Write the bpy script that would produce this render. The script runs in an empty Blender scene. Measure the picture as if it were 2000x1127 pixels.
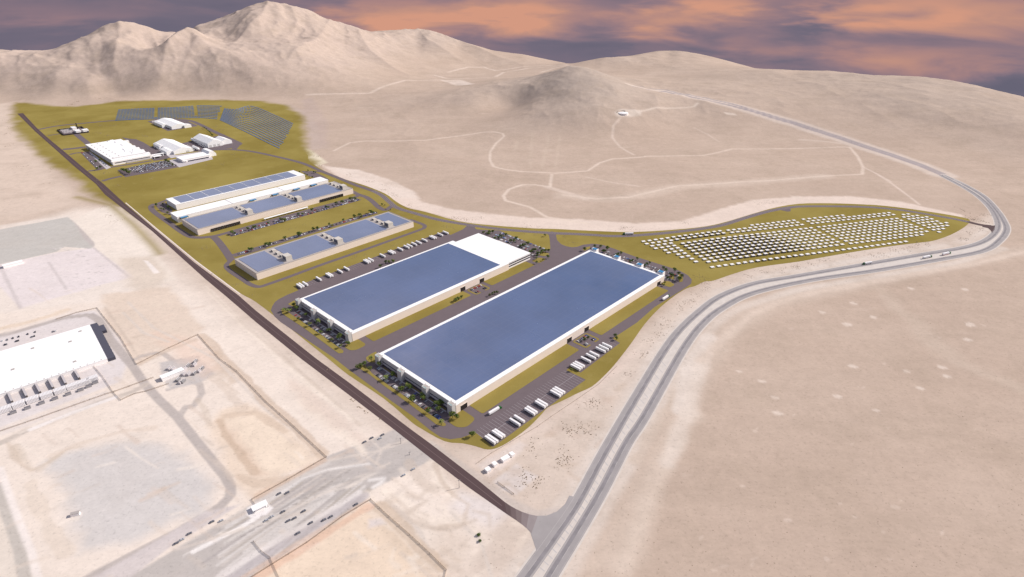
import bpy, math, random
import numpy as np

# ------------------------------------------------------------------ camera, sky, sun, exposure
S = bpy.context.scene
COL = S.collection
rad = math.radians
FPX, PITCH, CXP, CYP, HC = 1146.1, rad(27.71), 1000.0, 563.5, 440.0
cam_d = bpy.data.cameras.new('camera'); cam = bpy.data.objects.new('camera', cam_d); COL.objects.link(cam)
cam.location = (0, 0, HC); cam.rotation_euler = (rad(90) - PITCH, 0, 0)
cam_d.sensor_width = 36.0; cam_d.lens = FPX / 2000 * 36.0
cam_d.clip_start = 1.0; cam_d.clip_end = 60000.0
S.camera = cam
S.view_settings.view_transform = 'Standard'; S.view_settings.look = 'None'
S.view_settings.exposure = 0.0; S.view_settings.gamma = 1.0
S.cycles.max_bounces = 5; S.cycles.diffuse_bounces = 3; S.cycles.glossy_bounces = 2

SUN_AZ = math.atan2(0.96, 0.29)          # clockwise from +Y
SUN_EL = rad(38)
sd = bpy.data.lights.new('sun', 'SUN'); sd.energy = 4.6; sd.angle = rad(0.6); sd.color = (1.0, 0.93, 0.85)
so = bpy.data.objects.new('sun', sd); COL.objects.link(so)
so.location = (600, 200, 900)
so.rotation_euler = (rad(90) - SUN_EL, 0, -SUN_AZ + math.pi)
K = 1.225                                 # radiance of a horizontal white surface under this light

def lin(c):
    c = c / 255.0
    return c / 12.92 if c <= 0.04045 else ((c + 0.055) / 1.055) ** 2.4
def C(r, g, b):                           # surface colour that shows as r,g,b in full sun
    return tuple(min(0.9, lin(x) / K) for x in (r, g, b))
def L(r, g, b):
    return tuple(lin(x) for x in (r, g, b))

def build_world():
    w = bpy.data.worlds.new('World'); S.world = w; w.use_nodes = True
    nt = w.node_tree; N = nt.nodes; K_ = nt.links
    for n in list(N): N.remove(n)
    def mth(op, a, b=None, c=None):
        n = N.new('ShaderNodeMath'); n.operation = op
        for i, v in enumerate((a, b, c)):
            if v is None: continue
            if isinstance(v, (int, float)): n.inputs[i].default_value = v
            else: K_.new(v, n.inputs[i])
        return n.outputs[0]
    out = N.new('ShaderNodeOutputWorld')
    sky = N.new('ShaderNodeTexSky'); sky.sky_type = 'NISHITA'; sky.sun_disc = False
    sky.sun_elevation = SUN_EL; sky.sun_rotation = SUN_AZ
    bg = N.new('ShaderNodeBackground'); bg.inputs[1].default_value = 0.095
    K_.new(sky.outputs[0], bg.inputs[0])
    tc = N.new('ShaderNodeTexCoord'); sp = N.new('ShaderNodeSeparateXYZ'); K_.new(tc.outputs['Generated'], sp.inputs[0])
    az = mth('MULTIPLY', mth('ARCTAN2', sp.outputs[0], sp.outputs[1]), 57.29578)
    el = mth('MULTIPLY', mth('ARCSINE', sp.outputs[2]), 57.29578)
    cmb = N.new('ShaderNodeCombineXYZ'); K_.new(mth('MULTIPLY', az, 0.09), cmb.inputs[0]); K_.new(mth('MULTIPLY', el, 0.42), cmb.inputs[1])
    n1 = N.new('ShaderNodeTexNoise'); n1.inputs['Scale'].default_value = 1.3; n1.inputs['Detail'].default_value = 5; n1.inputs['Roughness'].default_value = 0.48
    n1.inputs['Distortion'].default_value = 0.5
    K_.new(cmb.outputs[0], n1.inputs[0])
    n2 = N.new('ShaderNodeTexNoise'); n2.inputs['Scale'].default_value = 3.6; n2.inputs['Detail'].default_value = 4
    K_.new(cmb.outputs[0], n2.inputs[0])
    wa = mth('MULTIPLY_ADD', mth('SUBTRACT', n2.outputs[0], 0.5), 9.0, az)
    we = mth('MULTIPLY_ADD', mth('SUBTRACT', n1.outputs[0], 0.5), 3.6, el)
    # soft cloud banks: azimuth, elevation, half sizes, weight
    field = None
    for (a, e, sa, se, wt) in BANKS:
        da = mth('DIVIDE', mth('SUBTRACT', wa, a), sa); de = mth('DIVIDE', mth('SUBTRACT', we, e), se)
        d2 = mth('ADD', mth('MULTIPLY', da, da), mth('MULTIPLY', de, de))
        g = mth('MULTIPLY', mth('POWER', 2.71828, mth('MULTIPLY', d2, -1.0)), wt)
        field = g if field is None else mth('ADD', field, g)
    t = mth('ADD', mth('MULTIPLY', mth('SUBTRACT', n1.outputs[0], 0.5), 0.7), field)
    t = mth('ADD', t, mth('MULTIPLY', mth('SUBTRACT', n2.outputs[0], 0.5), 0.24))
    t = mth('ADD', t, 0.34)
    cr = N.new('ShaderNodeValToRGB'); K_.new(t, cr.inputs[0])
    e = cr.color_ramp.elements
    e[0].position = 0.0; e[0].color = (*L(104, 101, 118), 1)
    e[1].position = 1.0; e[1].color = (*L(212, 154, 130), 1)
    for p, c in ((0.25, L(116, 108, 124)), (0.45, L(142, 120, 130)), (0.66, L(172, 134, 131)), (0.86, L(194, 146, 130))):
        x = e.new(p); x.color = (*c, 1)
    bg2 = N.new('ShaderNodeBackground'); K_.new(cr.outputs[0], bg2.inputs[0]); bg2.inputs[1].default_value = 1.0
    cc = N.new('ShaderNodeCombineXYZ'); up = mth('MAXIMUM', sp.outputs[2], 0.08)
    K_.new(mth('DIVIDE', sp.outputs[0], up), cc.inputs[0]); K_.new(mth('DIVIDE', sp.outputs[1], up), cc.inputs[1])
    n3 = N.new('ShaderNodeTexNoise'); n3.inputs['Scale'].default_value = 0.9; n3.inputs['Detail'].default_value = 4; K_.new(cc.outputs[0], n3.inputs[0])
    cm = N.new('ShaderNodeMapRange'); cm.inputs['From Min'].default_value = 0.42; cm.inputs['From Max'].default_value = 0.66; cm.inputs['To Max'].default_value = 0.75; K_.new(n3.outputs[0], cm.inputs['Value'])
    bg3 = N.new('ShaderNodeBackground'); bg3.inputs[0].default_value = (0.86, 0.74, 0.76, 1); bg3.inputs[1].default_value = 2.0
    hz = None
    for (a, e, sa, se, wt) in ((-16, 34, 13, 7, .8), (6, 41, 8, 6, .6), (15, 21, 7, 3, .7), (-34, 27, 8, 8, .5)):  # unseen bright cloud banks added overhead to lighten the solar roofs' reflections
        da = mth('DIVIDE', mth('SUBTRACT', az, a), sa); de = mth('DIVIDE', mth('SUBTRACT', el, e), se)
        g_ = mth('MULTIPLY', mth('POWER', 2.71828, mth('MULTIPLY', mth('ADD', mth('MULTIPLY', da, da), mth('MULTIPLY', de, de)), -1.0)), wt)
        hz = g_ if hz is None else mth('ADD', hz, g_)
    hz = mth('MINIMUM', mth('ADD', hz, mth('MULTIPLY', cm.outputs[0], .35)), 1.0)
    mxc = N.new('ShaderNodeMixShader'); K_.new(hz, mxc.inputs[0]); K_.new(bg.outputs[0], mxc.inputs[1]); K_.new(bg3.outputs[0], mxc.inputs[2])
    mr = N.new('ShaderNodeMapRange'); mr.inputs['From Min'].default_value = 1.0; mr.inputs['From Max'].default_value = 14.0
    mr.interpolation_type = 'SMOOTHSTEP'; K_.new(el, mr.inputs['Value'])
    mx = N.new('ShaderNodeMixShader'); K_.new(mr.outputs[0], mx.inputs[0]); K_.new(bg2.outputs[0], mx.inputs[1]); K_.new(mxc.outputs[0], mx.inputs[2])
    K_.new(mx.outputs[0], out.inputs[0])

# ------------------------------------------------------------------ survey helpers: a line of sight meets the ground plane
cP, sP = math.cos(PITCH), math.sin(PITCH)
def ray(x, y):
    u = (x - CXP) / FPX; v = (y - CYP) / FPX
    return (u, cP - v * sP, -sP - v * cP)
def G(x, y, z=0.0):
    r = ray(x, y); t = (z - HC) / r[2]
    return (t * r[0], t * r[1])
def azel(x, y):
    r = ray(x, y); h = math.hypot(r[0], r[1])
    return math.degrees(math.atan2(r[0], r[1])), math.degrees(math.atan2(r[2], h))
YAW = rad(46.62)
Uv = (math.cos(YAW), math.sin(YAW)); Vv = (-math.sin(YAW), math.cos(YAW))
def UV(u, v): return (u * Uv[0] + v * Vv[0], u * Uv[1] + v * Vv[1])
def toUV(p): return (p[0] * Uv[0] + p[1] * Uv[1], p[0] * Vv[0] + p[1] * Vv[1])
def zm(x0, y0, s, pts): return [(x0 + a / s, y0 + b / s) for a, b in pts]

_b = []
for (px, py, sx, sy, wt) in [(720, 38, 6, 1.3, .5), (900, 45, 7, 1.5, .56), (1030, 22, 5, 1.7, .56), (1350, 18, 4, 1.4, .42), (1280, 45, 3.5, .9, .34), (1420, 8, 3, 1.0, .36), (1190, 40, 3, .7, .25),
                             (1640, 35, 4, 1.3, .36), (1780, 15, 6, 1.5, .4), (1930, 35, 6, 1.5, .36), (1500, 100, 4, .9, .24), (1700, 105, 5, 1.1, .24),
                             (1900, 120, 7, 1.0, .28), (1250, 95, 3, .7, .16), (110, 32, 5, .6, .16), (1560, 50, 2.2, 2.2, -.2), (1150, 92, 9, .9, -.2), (150, 80, 14, 1.2, -.14),
                             (1950, 170, 8, 1.1, -.3), (420, 20, 10, 2.5, -.1), (1750, 78, 6, .6, -.2)]:
    a, e_ = azel(px, py); _b.append((a, e_, sx, sy, wt))
BANKS = _b
build_world()

# ------------------------------------------------------------------ materials
def mat(name, col, rough=0.8, spec=0.2, metal=0.0, var=0.0, vscale=0.2, bump=0.0, coat=0.0):
    m = bpy.data.materials.new(name); m.use_nodes = True
    nt = m.node_tree; b = nt.nodes['Principled BSDF']
    b.inputs['Base Color'].default_value = (*col, 1); b.inputs['Roughness'].default_value = rough
    b.inputs['Specular IOR Level'].default_value = spec; b.inputs['Metallic'].default_value = metal
    if var:
        tc = nt.nodes.new('ShaderNodeNewGeometry')
        n = nt.nodes.new('ShaderNodeTexNoise'); n.inputs['Scale'].default_value = vscale; n.inputs['Detail'].default_value = 6; n.inputs['Roughness'].default_value = 0.6
        nt.links.new(tc.outputs['Position'], n.inputs['Vector'])
        r = nt.nodes.new('ShaderNodeMapRange'); r.inputs['From Min'].default_value = 0.25; r.inputs['From Max'].default_value = 0.75
        r.inputs['To Min'].default_value = 1 - var; r.inputs['To Max'].default_value = 1 + var
        nt.links.new(n.outputs[0], r.inputs['Value'])
        mx = nt.nodes.new('ShaderNodeVectorMath'); mx.operation = 'SCALE'; mx.inputs[0].default_value = col
        nt.links.new(r.outputs[0], mx.inputs['Scale']); nt.links.new(mx.outputs[0], b.inputs['Base Color'])
    return m

def grass_mat():
    m = mat('dry_grass', C(163, 146, 82)); nt = m.node_tree; b = nt.nodes['Principled BSDF']; b.inputs['Roughness'].default_value = 1; b.inputs['Specular IOR Level'].default_value = 0
    col = grass_nodes(nt); nt.links.new(col, b.inputs['Base Color']); return m
def noise(nt, scale, detail=5, rough=0.6, vec=None, stretch=None):
    g = nt.nodes.new('ShaderNodeNewGeometry'); src = g.outputs['Position']
    if stretch:
        mp = nt.nodes.new('ShaderNodeMapping'); mp.inputs['Scale'].default_value = stretch[0]; mp.inputs['Rotation'].default_value = (0, 0, stretch[1])
        nt.links.new(src, mp.inputs[0]); src = mp.outputs[0]
    n = nt.nodes.new('ShaderNodeTexNoise'); n.inputs['Scale'].default_value = scale; n.inputs['Detail'].default_value = detail; n.inputs['Roughness'].default_value = rough
    nt.links.new(src, n.inputs['Vector']); return n.outputs[0]
def mrange(nt, v, a, b, c, d):
    r = nt.nodes.new('ShaderNodeMapRange'); r.inputs['From Min'].default_value = a; r.inputs['From Max'].default_value = b
    r.inputs['To Min'].default_value = c; r.inputs['To Max'].default_value = d; nt.links.new(v, r.inputs['Value']); return r.outputs[0]
def mixc(nt, f, a, b):
    m = nt.nodes.new('ShaderNodeMix'); m.data_type = 'RGBA'
    nt.links.new(f, m.inputs[0])
    for v, i in ((a, 6), (b, 7)):
        if isinstance(v, tuple): m.inputs[i].default_value = (*v, 1)
        else: nt.links.new(v, m.inputs[i])
    return m.outputs[2]
def scalec(nt, c, f):
    n = nt.nodes.new('ShaderNodeVectorMath'); n.operation = 'SCALE'
    nt.links.new(c, n.inputs[0]) if not isinstance(c, tuple) else setattr(n.inputs[0], 'default_value', c)
    nt.links.new(f, n.inputs['Scale']); return n.outputs[0]
def grass_nodes(nt):
    a = mixc(nt, mrange(nt, noise(nt, 0.006, 4), 0.38, 0.62, 0, 1), C(146, 130, 70), C(163, 147, 84))
    a = mixc(nt, mrange(nt, noise(nt, 0.035, 6, .7), 0.55, 0.75, 0, 0.45), a, C(172, 156, 100))
    return scalec(nt, a, mrange(nt, noise(nt, 0.6, 5, .7), 0.3, 0.7, 0.93, 1.07))

def ground_mat():
    m = bpy.data.materials.new('desert_ground'); m.use_nodes = True; nt = m.node_tree; b = nt.nodes['Principled BSDF']
    b.inputs['Roughness'].default_value = 1; b.inputs['Specular IOR Level'].default_value = 0
    at = nt.nodes.new('ShaderNodeAttribute'); at.attribute_name = 'Col'
    ag = nt.nodes.new('ShaderNodeAttribute'); ag.attribute_name = 'grass'
    ar = nt.nodes.new('ShaderNodeAttribute'); ar.attribute_name = 'rock'
    c = at.outputs['Color']
    # broad tone patches, wind streaks, fine grit
    lk_ = nt.nodes.new('ShaderNodeMath'); lk_.operation = 'MULTIPLY'; nt.links.new(mrange(nt, noise(nt, 0.004, 6, .65), 0.42, 0.66, 0, 0.4), lk_.inputs[0]); nt.links.new(mrange(nt, ar.outputs['Fac'], 0, 1, 0, 1), lk_.inputs[1])
    c = mixc(nt, lk_.outputs[0], c, C(218, 198, 182))
    dk_ = nt.nodes.new('ShaderNodeMath'); dk_.operation = 'MULTIPLY'; nt.links.new(mrange(nt, noise(nt, 0.011, 6, .65), 0.48, 0.7, 0, 0.42), dk_.inputs[0]); nt.links.new(mrange(nt, ar.outputs['Fac'], 0, 1, .3, 1), dk_.inputs[1])
    c = mixc(nt, dk_.outputs[0], c, C(184, 165, 148))
    st = noise(nt, 0.02, 6, .7, stretch=((0.25, 1.0, 1.0), 0.12))
    c = scalec(nt, c, mrange(nt, st, 0.3, 0.72, 0.955, 1.045))
    c = scalec(nt, c, mrange(nt, noise(nt, 0.07, 9, .8), 0.3, 0.7, 0.915, 1.085))
    c = scalec(nt, c, mrange(nt, noise(nt, 0.35, 6, .8, stretch=((0.5, 1, 1), 0.1)), 0.3, 0.7, 0.94, 1.06))
    c = scalec(nt, c, mrange(nt, noise(nt, 0.30, 3, .6), 0.57, 0.70, 1.0, 0.84))
    # bare rock on the steeper faces
    gn = nt.nodes.new('ShaderNodeNewGeometry'); sx = nt.nodes.new('ShaderNodeSeparateXYZ'); nt.links.new(gn.outputs['Normal'], sx.inputs[0])
    sl = mrange(nt, sx.outputs[2], 0.98, 0.86, 0, 1.0)
    rk_ = nt.nodes.new('ShaderNodeMath'); rk_.operation = 'MULTIPLY'; nt.links.new(sl, rk_.inputs[0]); nt.links.new(mrange(nt, noise(nt, 0.03, 7, .75), 0.42, 0.6, 0.0, 0.36), rk_.inputs[1])
    c = mixc(nt, rk_.outputs[0], c, C(172, 156, 142))
    # pale stony spots in the open desert
    sp = mrange(nt, noise(nt, 0.018, 6, .7, stretch=((0.4, 1, 1), 0.1)), 0.62, 0.78, 0, 0.45)
    sp2 = nt.nodes.new('ShaderNodeMath'); sp2.operation = 'MULTIPLY'; nt.links.new(sp, sp2.inputs[0]); nt.links.new(ar.outputs['Fac'], sp2.inputs[1])
    c = mixc(nt, sp2.outputs[0], c, C(232, 214, 200))
    # dark scrub speckle on the slopes
    d1 = mrange(nt, noise(nt, 0.055, 4, .7), 0.58, 0.66, 0, 1); d2 = mrange(nt, noise(nt, 0.005, 3, .5), 0.5, 0.62, 0, 0.5)
    dm = nt.nodes.new('ShaderNodeMath'); dm.operation = 'MULTIPLY'; nt.links.new(d1, dm.inputs[0]); nt.links.new(d2, dm.inputs[1])
    dn = nt.nodes.new('ShaderNodeMath'); dn.operation = 'MULTIPLY'; nt.links.new(dm.outputs[0], dn.inputs[0]); nt.links.new(ar.outputs['Fac'], dn.inputs[1])
    dq = nt.nodes.new('ShaderNodeMath'); dq.operation = 'MULTIPLY'; dq.inputs[1].default_value = .42; nt.links.new(dn.outputs[0], dq.inputs[0])
    c = mixc(nt, dq.outputs[0], c, C(156, 138, 124))
    c = mixc(nt, ag.outputs['Fac'], c, grass_nodes(nt))
    nt.links.new(c, b.inputs['Base Color'])
    return m

M = {}
M['ground'] = ground_mat(); M['grass'] = grass_mat()
M['asphalt'] = mat('asphalt', C(121, 109, 113), .9, .1, var=.05, vscale=.08)
M['dark_road'] = mat('dark_brown_road_surface', C(96, 79, 80), .9, .1, var=.04, vscale=.05)
M['hwy'] = mat('worn_grey_highway', C(172, 166, 166), .9, .1, var=.1, vscale=.05)
M['hwyd'] = mat('dark_worn_lane', C(150, 145, 148), .9, .1, var=.2, vscale=.09)
M['median'] = mat('pale_gravel_median', C(222, 213, 206), 1, .05, var=.1, vscale=.12)
M['verge'] = mat('pale_gravel_verge', C(222, 212, 204), 1, .05, var=.08, vscale=.1)
M['paint'] = mat('white_line_paint', C(172, 164, 168), .7, .2)
M['conc'] = mat('pale_concrete', C(205, 198, 200), .9, .1, var=.05, vscale=.1)
M['white'] = mat('white_roof', (0.88, 0.87, 0.865), .6, .25, var=.02, vscale=.05)
M['wallw'] = mat('white_wall', (0.88, 0.84, 0.825), .7, .2, var=.02, vscale=.1)
M['wallc'] = mat('cream_wall', (0.80, 0.69, 0.61), .8, .15, var=.03, vscale=.1)
M['wallg'] = mat('grey_end_wall', (0.56, 0.54, 0.53), .8, .15, var=.04, vscale=.2)
M['roofg'] = mat('grey_roof', C(188, 180, 176), .8, .2, var=.05, vscale=.08)
M['pv'] = mat('blue_solar_roof', (0.066, 0.106, 0.222), .16, 1.0)
M['pv2'] = mat('slate_solar_roof', (0.155, 0.185, 0.29), .3, .7)
M['pvt'] = mat('blue_solar_panel', (0.075, 0.15, 0.31), .3, .5)
M['dark'] = mat('dark_opening', (0.03, 0.024, 0.024), .7, .2)
M['glass'] = mat('dark_glass_and_shade', (0.05, 0.05, 0.075), .15, .5)
M['teal'] = mat('teal_roof', C(90, 170, 175), .5, .3)
M['blue'] = mat('bright_blue_roof', C(62, 140, 190), .5, .3)
M['unit'] = mat('beige_roof_unit', (0.58, 0.54, 0.49), .7, .2, var=.03)
M['unitd'] = mat('dark_grille_and_shade', (0.16, 0.15, 0.17), .6, .3)
M['trl'] = mat('white_trailer_side', (0.85, 0.83, 0.83), .4, .4)
M['tyre'] = mat('black_tyre', (0.02, 0.02, 0.022), .8, .2)
M['steel'] = mat('grey_steel', (0.3, 0.29, 0.3), .5, .4, .3)
M['green'] = mat('green_cab_paint', (0.015, 0.13, 0.03), .35, .5)
M['red'] = mat('red_truck_chassis', (0.5, 0.04, 0.03), .5, .4)
M['bark'] = mat('brown_bark', (0.10, 0.07, 0.05), .9, .1)
M['leaf'] = mat('tree_leaves', (0.14, 0.19, 0.045), .8, .15, var=.3, vscale=.5)
M['leaf2'] = mat('dark_tree_leaves', (0.07, 0.115, 0.03), .8, .15, var=.3, vscale=.5)
M['leaf3'] = mat('olive_tree_leaves', (0.20, 0.205, 0.06), .8, .15, var=.3, vscale=.5)
M['scrub'] = mat('dry_scrub', C(160, 142, 122), 1, 0, var=.2, vscale=.3)
M['fence'] = mat('brown_fence_mesh', C(176, 156, 138), .9, .1)
M['bat'] = mat('white_container_paint', (0.84, 0.81, 0.79), .5, .3)
for i, (n, c) in enumerate([('white', (.75, .75, .76)), ('silver', (.42, .43, .46)), ('grey', (.16, .16, .18)), ('black', (.025, .025, .03)), ('red', (.35, .025, .02)), ('blue', (.04, .07, .3)), ('pale blue', (.3, .4, .55))]):
    M['car_' + n] = mat(n.replace(' ', '_') + '_car_paint', c, .3, .5)
def panel_rows(m, pitch, amt):          # rows of modules with slim walkways, soiling
    nt = m.node_tree; b = nt.nodes['Principled BSDF']; base = tuple(b.inputs['Base Color'].default_value)[:3]
    tc = nt.nodes.new('ShaderNodeTexCoord'); sp = nt.nodes.new('ShaderNodeSeparateXYZ'); nt.links.new(tc.outputs['Object'], sp.inputs[0])
    fac = None
    for ax, p in ((0, pitch), (1, pitch * .5)):
        q = nt.nodes.new('ShaderNodeMath'); q.operation = 'DIVIDE'; q.inputs[1].default_value = p; nt.links.new(sp.outputs[ax], q.inputs[0])
        f = nt.nodes.new('ShaderNodeMath'); f.operation = 'FRACT'; nt.links.new(q.outputs[0], f.inputs[0])
        g = nt.nodes.new('ShaderNodeMath'); g.operation = 'LESS_THAN'; g.inputs[1].default_value = .5 / p; nt.links.new(f.outputs[0], g.inputs[0])
        if fac is None: fac = g.outputs[0]
        else:
            mx = nt.nodes.new('ShaderNodeMath'); mx.operation = 'MAXIMUM'; nt.links.new(fac, mx.inputs[0]); nt.links.new(g.outputs[0], mx.inputs[1]); fac = mx.outputs[0]
    fm = nt.nodes.new('ShaderNodeMath'); fm.operation = 'MULTIPLY'; fm.inputs[1].default_value = amt; nt.links.new(fac, fm.inputs[0])
    c = scalec(nt, base, mrange(nt, noise(nt, 0.012, 4, .5), .3, .7, .9, 1.14)); c = scalec(nt, c, mrange(nt, noise(nt, 0.8, 3, .6, stretch=((.3, 1, 1), .8)), .3, .75, .96, 1.07))
    nt.links.new(mixc(nt, fm.outputs[0], c, (.34, .36, .42)), b.inputs['Base Color'])
    nt.links.new(mrange(nt, noise(nt, .02, 4, .6), .3, .7, .12, .3), b.inputs['Roughness'])
panel_rows(M['pv'], 22.0, .075); panel_rows(M['pv2'], 14.0, .07)
fm_ = M['fence']; nt_ = fm_.node_tree; tr_n = nt_.nodes.new('ShaderNodeBsdfTransparent'); mx_n = nt_.nodes.new('ShaderNodeMixShader'); mx_n.inputs[0].default_value = .3
nt_.links.new(tr_n.outputs[0], mx_n.inputs[1]); nt_.links.new(nt_.nodes['Principled BSDF'].outputs[0], mx_n.inputs[2]); nt_.links.new(mx_n.outputs[0], nt_.nodes['Material Output'].inputs[0])

# ------------------------------------------------------------------ mesh helpers
class MB:
    def __init__(s): s.v = []; s.f = []; s.m = []; s.mi = 0
    def slot(s, i): s.mi = i; return s
    def add(s, vs, fs):
        n = len(s.v); s.v += [tuple(p) for p in vs]
        for f in fs: s.f.append(tuple(i + n for i in f)); s.m.append(s.mi)
        return s
    def box(s, x0, x1, y0, y1, z0, z1, bottom=False):
        vs = [(x0, y0, z0), (x1, y0, z0), (x1, y1, z0), (x0, y1, z0), (x0, y0, z1), (x1, y0, z1), (x1, y1, z1), (x0, y1, z1)]
        fs = [(4, 5, 6, 7), (0, 1, 5, 4), (1, 2, 6, 5), (2, 3, 7, 6), (3, 0, 4, 7)]
        if bottom: fs.append((3, 2, 1, 0))
        return s.add(vs, fs)
    def prism(s, pts, z0, z1, bottom=False):
        n = len(pts)
        vs = [(p[0], p[1], z0) for p in pts] + [(p[0], p[1], z1) for p in pts]
        fs = [tuple(range(n, 2 * n))] + [(i, (i + 1) % n, n + (i + 1) % n, n + i) for i in range(n)]
        if bottom: fs.append(tuple(reversed(range(n))))
        return s.add(vs, fs)
    def cyl(s, x, y, r, z0, z1, n=12, r2=None, cap=True):
        r2 = r if r2 is None else r2
        vs = [(x + r * math.cos(6.28318 * i / n), y + r * math.sin(6.28318 * i / n), z0) for i in range(n)] + \
             [(x + r2 * math.cos(6.28318 * i / n), y + r2 * math.sin(6.28318 * i / n), z1) for i in range(n)]
        fs = [(i, (i + 1) % n, n + (i + 1) % n, n + i) for i in range(n)]
        if cap: fs.append(tuple(range(n, 2 * n)))
        return s.add(vs, fs)
    def gable(s, x0, x1, y0, y1, ze, zr, flat=0.0):      # ridge along x
        ym = (y0 + y1) / 2; d = (y1 - y0) / 2 * flat
        p = [(y0, 0), (y1, 0), (y1, ze), (ym + d, zr), (ym - d, zr), (y0, ze)]
        vs = [(x0, a, b) for a, b in p] + [(x1, a, b) for a, b in p]; n = 6
        fs = [(5, 4, 3, 2, 1, 0), (6, 7, 8, 9, 10, 11)] + [(i, (i + 1) % n, n + (i + 1) % n, n + i) for i in range(n)]
        return s.add(vs, fs)
    def mesh(s, name, mats, smooth=False):
        me = bpy.data.meshes.new(name); me.from_pydata(s.v, [], s.f)
        for m in mats: me.materials.append(m)
        if len(mats) > 1: me.polygons.foreach_set('material_index', s.m)
        if smooth: me.polygons.foreach_set('use_smooth', [True] * len(s.f))
        me.update(); return me
def link(name, me, parent=None, loc=(0, 0, 0), rz=0.0):
    o = bpy.data.objects.new(name, me); COL.objects.link(o)
    o.location = loc; o.rotation_euler = (0, 0, rz)
    if parent: o.parent = parent
    return o
def tag(o, label=None, cat=None, group=None, kind=None):
    if label: o['label'] = label
    if cat: o['category'] = cat
    if group: o['group'] = group
    if kind: o['kind'] = kind
    return o
def thing(name, label, cat, loc=(0, 0, 0), rz=0.0, group=None):
    o = link(name, None, None, loc, rz); o.empty_display_size = 2
    return tag(o, label, cat, group)
def part(mb, name, mats, parent, loc=(0, 0, 0), rz=0.0, label=None):
    if not isinstance(mats, (list, tuple)): mats = [mats]
    o = link(name, mb.mesh(name, mats), parent, loc, rz)
    if label: o['label'] = label
    return o
ONES = ['zeroth', 'first', 'second', 'third', 'fourth', 'fifth', 'sixth', 'seventh', 'eighth', 'ninth', 'tenth', 'eleventh', 'twelfth', 'thirteenth', 'fourteenth', 'fifteenth', 'sixteenth', 'seventeenth', 'eighteenth', 'nineteenth']
TENS = {2: ('twenty', 'twentieth'), 3: ('thirty', 'thirtieth'), 4: ('forty', 'fortieth'), 5: ('fifty', 'fiftieth'), 6: ('sixty', 'sixtieth'), 7: ('seventy', 'seventieth'), 8: ('eighty', 'eightieth')}
def nth(n):
    if n < 20: return ONES[n]
    t, o = divmod(n, 10)
    return TENS[t][1] if o == 0 else TENS[t][0] + '-' + ONES[o]

# ------------------------------------------------------------------ terrain
RIDGE = [(-400, 60, 4300), (-150, 90, 4200), (0, 97, 4000), (50, 98, 4000), (95, 98, 4000), (130, 85, 3900), (170, 68, 3850), (205, 48, 3800), (240, 41, 3800), (275, 48, 3800), (315, 62, 3850), (345, 62, 3950), (385, 50, 4000), (430, 35, 4000), (480, 14, 4000), (500, 7, 4000), (525, 2, 4000), (560, 8, 4000), (605, 20, 4000), (635, 36, 4000), (680, 48, 4050), (720, 61, 4100), (750, 60, 4400), (790, 57, 4600), (830, 57, 4600), (860, 65, 4600), (900, 80, 4500), (960, 98, 4400), (1020, 106, 4300), (1080, 118, 4200), (1112, 125, 4000), (1140, 120, 3700), (1175, 113, 3700), (1230, 109, 3900), (1290, 99, 4200), (1325, 99, 4200), (1370, 106, 4200), (1430, 121, 4100), (1475, 134, 3800), (1550, 137, 3700), (1620, 138, 3600), (1700, 146, 3500), (1800, 150, 3400), (1860, 157, 3300), (1920, 170, 3200), (1999, 189, 3100), (2150, 225, 3000), (2400, 290, 2900)]
def at(px, py, dist):
    r = ray(px, py); h = math.hypot(r[0], r[1])
    return (r[0] / h * dist, r[1] / h * dist, HC + dist * r[2] / h)
ctl = []
for (x, y, d) in RIDGE:
    p = at(x, y, d); ctl.append(p)
    ctl.append((p[0] * 1.18, p[1] * 1.18, p[2] - 170)); ctl.append((p[0] * 1.4, p[1] * 1.4, p[2] - 420))
for q in [(380, 66, 3480), (352, 88, 3330), (325, 112, 3180), (300, 135, 3050), (415, 85, 3500), (350, 74, 3760), (300, 95, 3500), (235, 85, 3450), (240, 125, 3150), (80, 112, 3500),
          (105, 117, 3330), (150, 116, 3180), (142, 142, 2980), (165, 160, 2880), (60, 140, 3150), (125, 126, 3260), (190, 130, 3200), (210, 160, 2950), (200, 105, 3420),
          (520, 40, 3650), (470, 60, 3600), (560, 60, 3600), (585, 90, 3350), (620, 120, 3120), (520, 90, 3300), (640, 75, 3650), (700, 110, 3500), (480, 125, 3050), (560, 150, 2950), (800, 148, 3250), (740, 130, 3350),
          (400, 125, 3050), (440, 105, 3250), (850, 110, 3900), (780, 90, 4000), (930, 130, 3800), (1010, 140, 3500), (870, 158, 3060),
          (1130, 134, 2520), (1100, 152, 2400), (1160, 158, 2350), (1060, 168, 2380), (1040, 195, 2250), (1090, 140, 2560), (1165, 142, 2500), (1200, 165, 2360), (1060, 155, 2500), (1010, 172, 2430), (940, 195, 2330), (1120, 175, 2250), (1130, 215, 2020), (1217, 224, 2030), (1180, 195, 2150),
          (1250, 170, 2560), (1350, 190, 2420), (1450, 212, 2280), (1400, 150, 3050), (1500, 165, 2900), (1600, 175, 2800), (1700, 190, 2650), (1850, 200, 2600), (1990, 235, 2480), (1300, 140, 3300), (1240, 150, 3100)]:
    ctl.append(at(*q))
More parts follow.
